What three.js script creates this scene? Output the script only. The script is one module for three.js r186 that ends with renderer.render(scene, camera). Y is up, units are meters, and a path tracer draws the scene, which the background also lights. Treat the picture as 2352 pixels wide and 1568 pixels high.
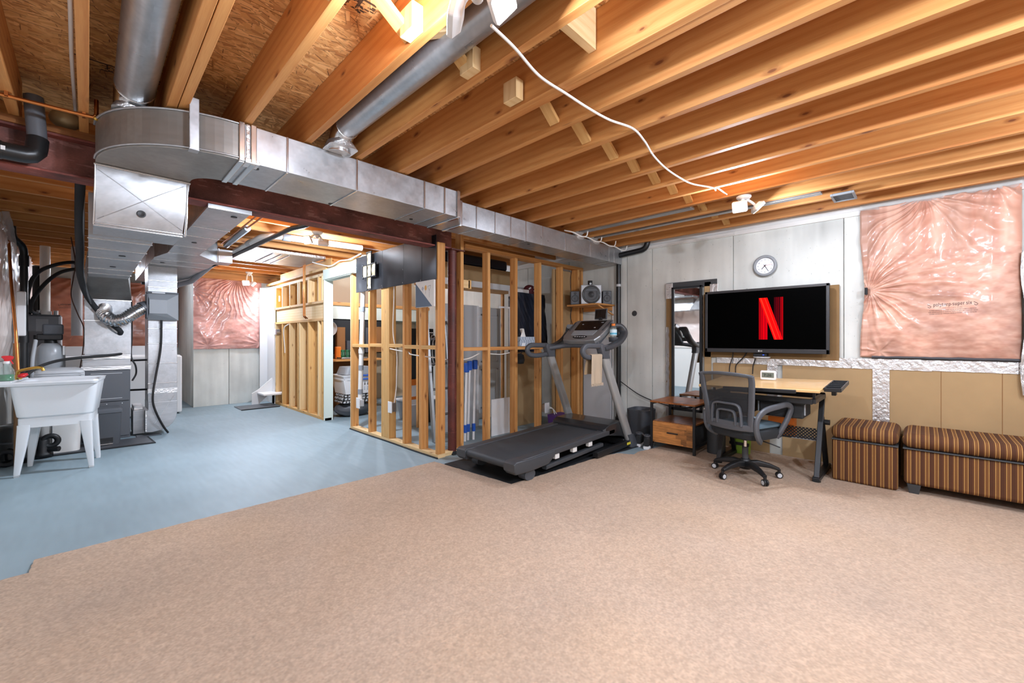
import * as THREE from 'three';
import { RoundedBoxGeometry } from 'three/addons/geometries/RoundedBoxGeometry.js';
import { RectAreaLightUniformsLib } from 'three/addons/lights/RectAreaLightUniformsLib.js';
import { mergeGeometries, mergeVertices, toCreasedNormals } from 'three/addons/utils/BufferGeometryUtils.js';

// ------------------------------------------------------------------ camera, lamps, exposure
const scene = new THREE.Scene();
scene.background = new THREE.Color(0x000000);
const camera = new THREE.PerspectiveCamera(78.53, 2352 / 1568, 0.05, 60);
camera.position.set(0, 1.16, 0);
camera.rotation.y = -45.43 * Math.PI / 180;
camera.setViewOffset(2352, 1568, 0, 6, 2352, 1568);
const renderer = new THREE.WebGLRenderer();
renderer.toneMapping = THREE.LinearToneMapping;
renderer.toneMappingExposure = 1.68;
renderer.shadowMap.enabled = true;
// the twin-head flood lights: place, turn, candela of one head, head size factor
const FLOODS = [ // cd: candela of each head; heads: [offset x, offset z, facing x, y, z, share of the light]
  { at: [0.885, 2.32, -1.03], cd: 7, heads: [[0.03, 0.085, 0.3, -0.65, 0.45], [-0.045, -0.065, -0.7, 0.2, -0.5, 0.72]], label: 'twin-head white flood light hanging from the joists beside the round pipe' },
  { at: [3.74, 2.32, -1.04], cd: 6.5, heads: [[-0.07, -0.01, -0.8, -0.4, 0.1], [0.05, 0.09, 0.4, -0.7, 0.6, 0.42]], label: 'twin-head white flood light on the joists above the television' },
  { at: [1.74, 2.32, -4.67], cd: 10.5, heads: [[-0.09, -0.03, -0.8, -0.5, 0.35], [0.08, -0.04, 0.3, -0.6, -0.7]], label: 'twin-head white flood light on the joists past the red steel beam' },
  { at: [1.96, 2.32, -8.33], drop: 0.2, cd: 5, heads: [[-0.06, 0.06, -0.5, -0.4, 0.8], [0.07, -0.02, 0.6, -0.6, 0.3]], label: 'small flood light at the far pink insulated wall' },
  { at: [1.30, 2.32, 0.95], cd: 5.2, heads: [[-0.06, -0.07, -0.6, -0.5, -0.7, 0.75], [0.08, 0.03, 0.75, -0.28, -0.65, 1.6]], label: 'added twin-head white fill light out of view behind the viewer on the left' },  // added fill lamp, out of view, evens out the room light
  { at: [3.10, 2.32, 0.98], cd: 3.6, heads: [[-0.06, -0.07, -0.5, -0.55, -0.7], [0.08, -0.03, 0.65, -0.6, -0.5]], label: 'added twin-head white fill light out of view behind the viewer on the right' },  // second added fill lamp, brightens the right wall and carpet from out of view
  { at: [0.20, 2.32, -8.95], cd: 4, heads: [[-0.06, 0.05, -0.5, -0.5, 0.6], [0.06, 0.05, 0.6, -0.5, 0.5]], label: 'unseen twin-head flood light behind the ducts, placed to light the laundry recess' },  // unseen lamp hidden by the plenum, placed to light the laundry recess
];
const LAMP_COLOR = 0xe3eeff;

// ------------------------------------------------------------------ helpers
const V = (x, y, z) => new THREE.Vector3(x, y, z);
const PI = Math.PI;
let seed = 7;
const rnd = () => { seed = (seed + 0x6D2B79F5) | 0; let t = Math.imul(seed ^ (seed >>> 15), 1 | seed); t = (t + Math.imul(t ^ (t >>> 7), 61 | t)) ^ t; return ((t ^ (t >>> 14)) >>> 0) / 4294967296; };
const rr = (a, b) => a + (b - a) * rnd();
const clamp = (x, a = 0, b = 1) => Math.min(b, Math.max(a, x));
const mix = (a, b, t) => a + (b - a) * t;
const smooth = (a, b, x) => { const t = clamp((x - a) / (b - a)); return t * t * (3 - 2 * t); };
const HASH = new Float32Array(65536); for (let i = 0; i < 65536; i++) HASH[i] = rnd();
const hsh = (x, y) => HASH[((x * 7919 + y * 104729) ^ (x * 31 + y * 17)) & 65535];
function noise(x, y, px = 4096, py = 4096) {
  const x0 = Math.floor(x), y0 = Math.floor(y), fx = x - x0, fy = y - y0;
  const sx = fx * fx * (3 - 2 * fx), sy = fy * fy * (3 - 2 * fy);
  const a = ((x0 % px) + px) % px, b = (a + 1) % px, c = ((y0 % py) + py) % py, d = (c + 1) % py;
  return mix(mix(hsh(a, c), hsh(b, c), sx), mix(hsh(a, d), hsh(b, d), sx), sy);
}
function fbm(x, y, oct = 4, px = 4096, py = 4096) { let s = 0, w = 0.5, t = 0; for (let i = 0; i < oct; i++) { s += w * noise(x, y, px, py); t += w; x *= 2; y *= 2; px *= 2; py *= 2; w *= 0.5; } return s / t; }
const used = {};
const numbered = n => { used[n] = (used[n] ?? -1) + 1; return used[n] ? n + '_' + String(used[n]).padStart(3, '0') : n; };
const things = [];
function thing(name, label, category, group) {
  const o = new THREE.Group(); o.name = numbered(name); scene.add(o); o.userData = { label, category }; if (group) o.userData.group = group; things.push(o); return o;
}
function structure(name, label) { const o = new THREE.Group(); o.name = name; o.userData = { kind: 'structure' }; if (label) o.userData.label = label; scene.add(o); return o; }
const strip = g => { g = g.index ? g.toNonIndexed() : g; for (const k of Object.keys(g.attributes)) if (!['position', 'normal', 'uv'].includes(k)) g.deleteAttribute(k); if (!g.attributes.uv) g.setAttribute('uv', new THREE.BufferAttribute(new Float32Array(g.attributes.position.count * 2), 2)); return g; };
const mg = list => Array.isArray(list) ? (list.length === 1 ? list[0] : mergeGeometries(list.map(strip))) : list;
function part(parent, name, geo, mat, label) {
  const m = new THREE.Mesh(mg(geo), mat); m.name = name; m.castShadow = m.receiveShadow = true; if (label) m.userData.label = label; parent.add(m); return m;
}
function solo(name, geo, mat, label, category, group) {   // a thing that is one mesh
  const m = new THREE.Mesh(mg(geo), mat); m.name = numbered(name); m.castShadow = m.receiveShadow = true; m.userData = { label, category }; if (group) m.userData.group = group; scene.add(m); things.push(m); return m;
}
function uvm(g, off = [0, 0], axis = -1) {   // uv in metres, u along the longest side
  g.computeBoundingBox(); const s = g.boundingBox.getSize(V(0, 0, 0)).toArray();
  const k = axis >= 0 ? axis : s.indexOf(Math.max(...s)), p = g.attributes.position, n = g.attributes.normal, uv = new Float32Array(p.count * 2);
  for (let i = 0; i < p.count; i++) {
    const P = [p.getX(i), p.getY(i), p.getZ(i)], N = [Math.abs(n.getX(i)), Math.abs(n.getY(i)), Math.abs(n.getZ(i))];
    const f = N.indexOf(Math.max(...N)); let u, v;
    if (f === k) { const r = [0, 1, 2].filter(a => a !== k); u = P[r[0]] * 0.25; v = P[r[1]]; } else { u = P[k]; v = P[[0, 1, 2].find(a => a !== k && a !== f)] + f * 0.17; }
    uv[2 * i] = u + off[0]; uv[2 * i + 1] = v + off[1];
  }
  g.setAttribute('uv', new THREE.BufferAttribute(uv, 2)); return g;
}
const ro = () => [rnd() * 7, rnd() * 3];
// box from corner to corner, uv in metres
function bx(x0, x1, y0, y1, z0, z1, ch = 0, off) {
  const w = Math.abs(x1 - x0), h = Math.abs(y1 - y0), d = Math.abs(z1 - z0);
  const g = ch ? new RoundedBoxGeometry(w, h, d, 2, Math.min(ch, w / 2.01, h / 2.01, d / 2.01)) : new THREE.BoxGeometry(w, h, d);
  uvm(g, off || ro()); g.translate((x0 + x1) / 2, (y0 + y1) / 2, (z0 + z1) / 2); return g;
}
const rb = (w, h, d, r, x = 0, y = 0, z = 0, seg = 3) => { const g = new RoundedBoxGeometry(w, h, d, seg, r); uvm(g, ro()); g.translate(x, y, z); return g; };
// bar of square section between two points
function bar(a, b, w, h, up = V(0, 1, 0), ch = 0) {
  a = V(...a); b = V(...b); const d = b.clone().sub(a), L = d.length(); d.normalize();
  const g = ch ? new RoundedBoxGeometry(L, h, w, 2, ch) : new THREE.BoxGeometry(L, h, w); uvm(g, ro(), 0);
  if (Math.abs(d.dot(up)) > 0.99) up = V(1, 0, 0);
  const s = d.clone().cross(up).normalize(), u = s.clone().cross(d).normalize();
  g.applyMatrix4(new THREE.Matrix4().makeBasis(d, u, s)); g.translate(...a.add(b).multiplyScalar(0.5).toArray()); return g;
}
function cyl(a, b, r1, r2 = r1, seg = 20, open = false) {
  a = V(...a); b = V(...b); const d = b.clone().sub(a), L = d.length();
  const g = new THREE.CylinderGeometry(r2, r1, L, seg, 1, open); const uv = g.attributes.uv; for (let i = 0; i < uv.count; i++) uv.setXY(i, uv.getX(i) * r1 * 6.283, uv.getY(i) * L);
  g.applyQuaternion(new THREE.Quaternion().setFromUnitVectors(V(0, 1, 0), d.normalize())); g.translate(...a.add(b).multiplyScalar(0.5).toArray()); return g;
}
function tube(pts, r, seg = 0, rad = 8, tension = 0.5) {
  const c = new THREE.CatmullRomCurve3(pts.map(p => V(...p)), false, 'centripetal', tension); seg = seg || pts.length * 8;
  const g = new THREE.TubeGeometry(c, seg, r, rad, false), L = c.getLength(), uv = g.attributes.uv; for (let i = 0; i < uv.count; i++) uv.setXY(i, uv.getX(i) * L, uv.getY(i) * r * 6.283);
  const cap = (t, s) => { const p = c.getPointAt(t), d = c.getTangentAt(t).multiplyScalar(s); const k = new THREE.CircleGeometry(r, rad); k.applyQuaternion(new THREE.Quaternion().setFromUnitVectors(V(0, 0, 1), d)); k.translate(p.x, p.y, p.z); return k; };
  return mg([g, cap(0, -1), cap(1, 1)]);
}
const pipe = (pts, r, rad = 16) => {   // straight legs with short bends
  const out = [pts[0]];
  for (let i = 1; i < pts.length - 1; i++) { const p = V(...pts[i]), a = V(...pts[i - 1]).sub(p), b = V(...pts[i + 1]).sub(p), k = Math.min(r * 2.2, a.length() * 0.45, b.length() * 0.45); a.setLength(k).add(p); b.setLength(k).add(p); for (const t of [0, 0.25, 0.5, 0.75, 1]) out.push(a.clone().multiplyScalar((1 - t) ** 2).add(p.clone().multiplyScalar(2 * t * (1 - t))).add(b.clone().multiplyScalar(t * t)).toArray()); }
  out.push(pts[pts.length - 1]);
  const path = new THREE.CurvePath(); for (let i = 0; i < out.length - 1; i++) path.add(new THREE.LineCurve3(V(...out[i]), V(...out[i + 1])));
  const L = path.getLength(); const g = new THREE.TubeGeometry(path, Math.max(8, Math.ceil(L / 0.025)), r, rad, false); return g;
};
const lathe = (prof, x = 0, y = 0, z = 0, seg = 32) => { const g = new THREE.LatheGeometry(prof.map(p => new THREE.Vector2(p[0], p[1])), seg); g.translate(x, y, z); return g; };
// polygon in x,z raised from y0 to y1
function prism(pts, y0, y1, bevel = 0) {
  const s = new THREE.Shape(pts.map(p => new THREE.Vector2(p[0], -p[1])));
  const g = new THREE.ExtrudeGeometry(s, { depth: y1 - y0 - 2 * bevel, bevelEnabled: bevel > 0, bevelSize: bevel, bevelThickness: bevel, bevelSegments: 2, curveSegments: 12, bevelOffset: -bevel });
  g.rotateX(-PI / 2); g.translate(0, y0 + bevel, 0); return uvm(g, [0, 0]);
}
// polygon in the x,y plane (or z,y with turn) extruded along depth
function plate(pts, depth, bevel = 0, holes = []) {
  const s = new THREE.Shape(pts.map(p => new THREE.Vector2(...p))); for (const h of holes) s.holes.push(new THREE.Path(h.map(p => new THREE.Vector2(...p))));
  const g = new THREE.ExtrudeGeometry(s, { depth: depth - 2 * bevel, bevelEnabled: bevel > 0, bevelSize: bevel, bevelThickness: bevel, bevelSegments: 2, curveSegments: 10, bevelOffset: -bevel });
  g.translate(0, 0, -depth / 2 + bevel); return uvm(g, ro());
}
// rings of points joined into a skin, with caps
function loft(rings, caps = true, crease = 0.6) {
  const n = rings[0].length, pos = [], uv = [], idx = []; let L = 0;
  rings.forEach((r, j) => { if (j) L += V(...r[0]).distanceTo(V(...rings[j - 1][0])); let c = 0; r.forEach((p, i) => { pos.push(...p); if (i) c += V(...p).distanceTo(V(...r[i - 1])); uv.push(c, L); }); });
  for (let j = 0; j < rings.length - 1; j++) for (let i = 0; i < n; i++) { const a = j * n + i, b = j * n + (i + 1) % n, c = a + n, d = b + n; idx.push(a, b, c, b, d, c); }
  if (caps) for (const [j, flip] of [[0, 1], [rings.length - 1, 0]]) { const m = rings[j].reduce((s, p) => [s[0] + p[0] / n, s[1] + p[1] / n, s[2] + p[2] / n], [0, 0, 0]); const k = pos.length / 3; pos.push(...m); uv.push(0, L); for (let i = 0; i < n; i++) { const a = j * n + i, b = j * n + (i + 1) % n; flip ? idx.push(k, b, a) : idx.push(k, a, b); } }
  const g = new THREE.BufferGeometry(); g.setAttribute('position', new THREE.Float32BufferAttribute(pos, 3)); g.setAttribute('uv', new THREE.Float32BufferAttribute(uv, 2)); g.setIndex(idx);
  let vol = 0; const P = i => V(pos[3 * i], pos[3 * i + 1], pos[3 * i + 2]); for (let i = 0; i < idx.length; i += 3) vol += P(idx[i]).dot(P(idx[i + 1]).cross(P(idx[i + 2])));
  if (vol < 0) { for (let i = 0; i < idx.length; i += 3) [idx[i], idx[i + 1]] = [idx[i + 1], idx[i]]; g.setIndex(idx); }
  g.computeVertexNormals(); return toCreasedNormals(g, crease);
}
const rrect = (w, d, r, n = 3) => { const out = []; for (const [sx, sz, a0] of [[1, 1, 0], [-1, 1, PI / 2], [-1, -1, PI], [1, -1, 1.5 * PI]]) for (let i = 0; i <= n; i++) { const a = a0 + i / n * PI / 2; out.push([sx * (w / 2 - r) + Math.cos(a) * r, sz * (d / 2 - r) + Math.sin(a) * r]); } return out; };
const ringY = (y, w, d, r, cx = 0, cz = 0, n = 3) => rrect(w, d, r, n).map(p => [cx + p[0], y, cz + p[1]]);
// rounded-rect section swept along a smooth path; w across, h along up
function sweep(pts, w, h, r, up = V(0, 1, 0), seg = 0, scale = null) {
  const c = new THREE.CatmullRomCurve3(pts.map(p => V(...p)), false, 'centripetal'), n = seg || pts.length * 6, rings = [];
  for (let i = 0; i <= n; i++) { const t = i / n, p = c.getPointAt(t), d = c.getTangentAt(t), s = d.clone().cross(up).normalize(), u = s.clone().cross(d).normalize(), k = scale ? scale(t) : 1; rings.push(rrect(w * k, h * k, Math.min(r, w / 2, h / 2) * k, 3).map(q => p.clone().addScaledVector(s, q[0]).addScaledVector(u, q[1]).toArray())); }
  return loft(rings, true, 0.7);
}
// a grid of points (s, t in 0..1) -> xyz
function sheet(nu, nv, f, uvw = 1, uvh = 1) {
  const g = new THREE.PlaneGeometry(1, 1, nu, nv), p = g.attributes.position, uv = g.attributes.uv;
  for (let i = 0; i < p.count; i++) { const s = uv.getX(i), t = uv.getY(i); p.setXYZ(i, ...f(s, t)); uv.setXY(i, s * uvw, t * uvh); }
  g.computeVertexNormals(); return g;
}
const turnY = (g, a) => g.rotateY(a);
function place(o, x, y, z, ry = 0) { o.position.set(x, y, z); o.rotation.y = ry; return o; }

// ------------------------------------------------------------------ textures
function dtex(w, h, f, srgb = true, rep = [1, 1]) {
  const d = new Uint8Array(w * h * 4); let k = 0;
  for (let j = 0; j < h; j++) for (let i = 0; i < w; i++) { const c = f(i / w, j / h); if (typeof c === 'number') d[k] = d[k + 1] = d[k + 2] = clamp(c, 0, 255); else { d[k] = clamp(c[0], 0, 255); d[k + 1] = clamp(c[1], 0, 255); d[k + 2] = clamp(c[2], 0, 255); } d[k + 3] = 255; k += 4; }
  const t = new THREE.DataTexture(d, w, h, THREE.RGBAFormat); t.magFilter = THREE.LinearFilter; t.minFilter = THREE.LinearMipmapLinearFilter; t.generateMipmaps = true; t.wrapS = t.wrapT = THREE.RepeatWrapping; if (srgb) t.colorSpace = THREE.SRGBColorSpace; t.repeat.set(rep[0], rep[1]); t.needsUpdate = true; return t;
}
function ctex(w, h, draw, srgb = true, rep) {
  const c = document.createElement('canvas'); c.width = w; c.height = h; const x = c.getContext('2d'); draw(x, w, h);
  const t = new THREE.CanvasTexture(c); if (srgb) t.colorSpace = THREE.SRGBColorSpace; t.wrapS = t.wrapT = rep ? THREE.RepeatWrapping : THREE.ClampToEdgeWrapping; if (rep) t.repeat.set(...rep); return t;
}
const mixc = (a, b, t) => [mix(a[0], b[0], t), mix(a[1], b[1], t), mix(a[2], b[2], t)];
function woodTex(c0, c1, c2, knots, rows) {
  const ks = []; for (let i = 0; i < knots; i++) ks.push([rnd(), rnd(), rr(0.5, 1.2)]);
  return dtex(2048, 512, (u, v) => {
    let kd = 0, warp = 0;
    for (const k of ks) { let du = Math.abs(u - k[0]); du = Math.min(du, 1 - du); let dv = Math.abs(v - k[1]); dv = Math.min(dv, 1 - dv); const r = Math.hypot(du * 3.2 / 0.022, dv * 0.6 / 0.009) / k[2]; if (r < 7) { warp += Math.exp(-r * r / 6) * 0.05; kd = Math.max(kd, smooth(1.5, 0.5, r), 0.35 * smooth(2.6, 1.2, r)); } }
    const vv = v + warp + 0.02 * (fbm(u * 4, v * 6, 3, 4, 6) - 0.5);
    const g = 0.5 + 0.5 * Math.sin(vv * rows * 6.283 + 5 * fbm(u * 3, v * 4, 3, 3, 4)), fine = noise(u * 60, vv * 240, 60, 240), big = fbm(u * 3 + 9, v * 5, 3, 3, 5);
    let c = mixc(c0, c1, clamp(0.3 * g * g + 0.25 * fine + 0.7 * (big - 0.25)));
    return mixc(c, c2, kd * 0.75);
  }, true, [1 / 3.2, 1 / 0.6]);
}
const TX = {};
TX.wood = woodTex([224, 180, 122], [186, 126, 68], [104, 56, 26], 15, 13);
TX.pale = woodTex([236, 208, 160], [212, 170, 112], [122, 76, 40], 16, 15);
TX.osb = ctex(1024, 1024, (x, w, h) => {
  x.fillStyle = '#dcaa6c'; x.fillRect(0, 0, w, h);
  for (let i = 0; i < 5200; i++) {
    const px = rnd() * w, py = rnd() * h, a = rr(-0.55, 0.55) + (rnd() < 0.15 ? 1.2 : 0), L = rr(16, 74), W = rr(3, 15), t = rnd(), c = mixc([176, 120, 66], [255, 216, 154], t * 0.75 + 0.12 + 0.1 * rnd());
    for (const [ox, oy] of [[0, 0], [px < 80 ? w : px > w - 80 ? -w : 0, 0], [0, py < 80 ? h : py > h - 80 ? -h : 0]]) {
      if (!ox && !oy && (ox !== 0)) continue; x.save(); x.translate(px + ox, py + oy); x.rotate(a); x.globalAlpha = rr(0.5, 0.9); x.fillStyle = `rgb(${c.map(Math.round).join(',')})`; x.beginPath(); x.moveTo(-L / 2, -W / 2 + rr(-2, 2)); x.lineTo(L / 2 - rr(0, 6), -W / 2); x.lineTo(L / 2, W / 2 - rr(0, 3)); x.lineTo(-L / 2 + rr(0, 8), W / 2); x.closePath(); x.fill();
      if (rnd() < 0.22) { x.globalAlpha = 0.6; x.fillStyle = '#3f210d'; x.fillRect(-L / 2, W / 2 - 1, L * rr(0.4, 1), 1.6); } x.restore();
    }
  }
  x.save(); x.translate(150, 420); x.rotate(-0.02); x.globalAlpha = 0.8; x.fillStyle = '#2a1c14'; x.fillRect(0, 0, 260, 7); for (let i = 0; i < 70; i++) x.fillRect(rr(60, 255), rr(12, 52), rr(2, 14), rr(2, 6)); for (let i = 0; i < 6; i++) x.fillRect(rr(0, 250), 6, 4, rr(10, 46)); x.restore();
}, true, [1 / 1.6, 1 / 1.6]);
TX.carpet = dtex(1024, 1024, (u, v) => { const b = fbm(u * 5, v * 5, 4, 5, 5), f = noise(u * 330, v * 330, 330, 330), f2 = noise(u * 140, v * 140, 140, 140), s = 0.97 + 0.10 * (b - 0.5) + 0.12 * (f - 0.5) + 0.06 * (f2 - 0.5); const w = noise(u * 7, v * 7, 7, 7); return [182 * s + 3 * w, 159 * s, 139 * s - 4 * w]; }, true, [1 / 2.4, 1 / 2.4]);
TX.carpetB = dtex(1024, 1024, (u, v) => 255 * (0.5 * noise(u * 300, v * 300, 300, 300) + 0.3 * noise(u * 130, v * 130, 130, 130) + 0.2 * noise(u * 40, v * 40, 40, 40)), false, [1 / 2.4, 1 / 2.4]);
TX.slab = dtex(1024, 1024, (u, v) => { const b = fbm(u * 4, v * 4, 5, 4, 4), r = noise(u * 22, v * 120, 22, 120), s = 0.97 + 0.14 * (b - 0.5) + 0.04 * (r - 0.5); const sp = noise(u * 300, v * 300, 300, 300) > 0.985 ? 0.93 : 1; return [144 * s * sp, 164 * s * sp, 173 * s * sp]; }, true, [1 / 3, 1 / 3]);
TX.slabB = dtex(512, 512, (u, v) => 255 * (0.6 * fbm(u * 8, v * 8, 4, 8, 8) + 0.4 * noise(u * 20, v * 100, 20, 100)), false, [1 / 3, 1 / 3]);
TX.conc = dtex(1024, 1024, (u, v) => { const b = fbm(u * 5, v * 5, 5, 5, 5), st = fbm(u * 3, v * 26, 3, 3, 26), s = 0.95 + 0.2 * (b - 0.5) + 0.12 * (st - 0.5), p = noise(u * 220, v * 220, 220, 220), hole = p > 0.975 ? 0.72 : 1; return [219 * s * hole, 221 * s * hole, 215 * s * hole]; }, true, [1 / 2.2, 1 / 2.2]);
TX.concB = dtex(1024, 1024, (u, v) => { const p = noise(u * 220, v * 220, 220, 220); return 255 * (p > 0.97 ? 0.2 : 0.6 + 0.3 * (fbm(u * 12, v * 12, 4, 12, 12) - 0.5)); }, false, [1 / 2.2, 1 / 2.2]);
TX.galv = dtex(1024, 1024, (u, v) => { const b = fbm(u * 5, v * 5, 5, 5, 5), n2 = fbm(u * 30, v * 30, 3, 30, 30), s = 0.90 + 0.14 * (b - 0.5) + 0.08 * (n2 - 0.5) + 0.04 * (noise(u * 90, v * 90, 90, 90) - 0.5); return [200 * s, 202 * s, 205 * s]; }, true, [1 / 1.1, 1 / 1.1]);
TX.galvR = dtex(1024, 1024, (u, v) => { const b = fbm(u * 7, v * 7, 5, 7, 7), n2 = fbm(u * 40, v * 40, 3, 40, 40); return 255 * clamp(0.36 + 0.22 * (b - 0.5) + 0.10 * (n2 - 0.5)); }, false, [1 / 1.1, 1 / 1.1]);
TX.galvB = dtex(512, 512, (u, v) => 255 * fbm(u * 3, v * 3, 3, 3, 3), false, [1 / 1.1, 1 / 1.1]);
TX.rust = dtex(512, 512, (u, v) => { const b = fbm(u * 6, v * 6, 5, 6, 6), s = 0.75 + 0.6 * (b - 0.5), f = noise(u * 160, v * 160, 160, 160); const sc = fbm(u * 9 + 3, v * 60, 3, 9, 60) > 0.72 ? 26 : 0; return [158 * s + 14 * f + sc, 98 * s + 8 * f + sc, 86 * s + 8 * f + sc]; }, true, [1 / 0.9, 1 / 0.9]);
TX.card = dtex(512, 512, (u, v) => { const b = fbm(u * 4, v * 4, 4, 4, 4), l = 0.5 + 0.5 * Math.sin(v * 6.283 * 90), s = 0.95 + 0.12 * (b - 0.5) + 0.03 * l; return [184 * s, 153 * s, 110 * s]; }, true, [1 / 0.9, 1 / 0.9]);
TX.foilB = dtex(512, 512, (u, v) => { const a = fbm(u * 9, v * 9, 4, 9, 9), b = fbm(u * 30 + 5, v * 30, 3, 30, 30); return 255 * clamp(Math.abs(a - 0.5) * 3 + 0.5 * Math.abs(b - 0.5)); }, false, [3, 3]);
TX.stripe = ctex(512, 64, (x, w, h) => {
  x.fillStyle = '#5b3517'; x.fillRect(0, 0, w, h); const P = 128;
  for (let i = 0; i < 4; i++) { const o = i * P; x.fillStyle = '#6b421e'; x.fillRect(o + 20, 0, 38, h); x.fillStyle = '#8a6030'; for (let y = 0; y < h; y += 4) for (let k = 0; k < 6; k++) x.fillRect(o + 26 + k * 5 + (y % 8 ? 2 : 0), y, 2, 2); x.fillStyle = '#d6a85c'; x.fillRect(o + 13, 0, 6, h); x.fillRect(o + 61, 0, 6, h); x.fillStyle = '#4d2a12'; x.fillRect(o + 76, 0, 44, h); }
}, true, [1 / 0.192, 1 / 0.05]);
TX.rustic = dtex(1024, 512, (u, v) => { const row = Math.floor(v * 8), o = hsh(row, 3), seg = Math.floor(u * 3 + o * 3), t = hsh(seg, row + 40), g = noise(u * 30 + row * 7, v * 180, 4096, 180), d = fbm(u * 6 + row * 3.3, v * 40, 4, 4096, 40); let s = 0.75 + 0.38 * t + 0.22 * (g - 0.5) + 0.3 * (d - 0.5); const e = Math.min((v * 8) % 1, 1 - (v * 8) % 1); if (e < 0.03) s *= 0.72; return [176 * s, 118 * s, 62 * s]; }, true, [1 / 0.9, 1 / 0.4]);
TX.bamboo = dtex(1024, 256, (u, v) => { const g = noise(u * 8, v * 130, 8, 130), s = 0.98 + 0.08 * (g - 0.5) + 0.05 * (fbm(u * 3, v * 6, 3, 3, 6) - 0.5); return [232 * s, 190 * s, 128 * s]; }, true, [1 / 1.2, 1 / 0.6]);
TX.net = ctex(128, 128, (x, w) => { x.fillStyle = '#000'; x.fillRect(0, 0, w, w); x.strokeStyle = '#fff'; x.lineWidth = 15; for (let i = -1; i < 5; i++) { x.beginPath(); x.moveTo(i * 32 + 16, 0); x.lineTo(i * 32 + 16, w); x.stroke(); x.beginPath(); x.moveTo(0, i * 32 + 16); x.lineTo(w, i * 32 + 16); x.stroke(); } }, false, [1 / 0.012, 1 / 0.012]);
TX.perf = ctex(128, 128, (x, w) => { x.fillStyle = '#fff'; x.fillRect(0, 0, w, w); x.fillStyle = '#000'; for (const [a, b] of [[32, 32], [96, 96], [96, -32], [-32, 96], [32, 160], [160, 32]]) { x.beginPath(); x.arc(a, b, 24, 0, 7); x.fill(); } }, false, [1 / 0.026, 1 / 0.026]);
TX.dark = dtex(512, 512, (u, v) => { const b = fbm(u * 6, v * 6, 4, 6, 6); return 255 * (0.85 + 0.3 * (b - 0.5)); }, true, [1, 1]);
TX.cloth = dtex(256, 256, (u, v) => 255 * (0.5 + 0.25 * Math.sin(u * 6.283 * 40) * Math.sin(v * 6.283 * 40) + 0.3 * (noise(u * 60, v * 60, 60, 60) - 0.5)), false, [6, 6]);

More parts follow.
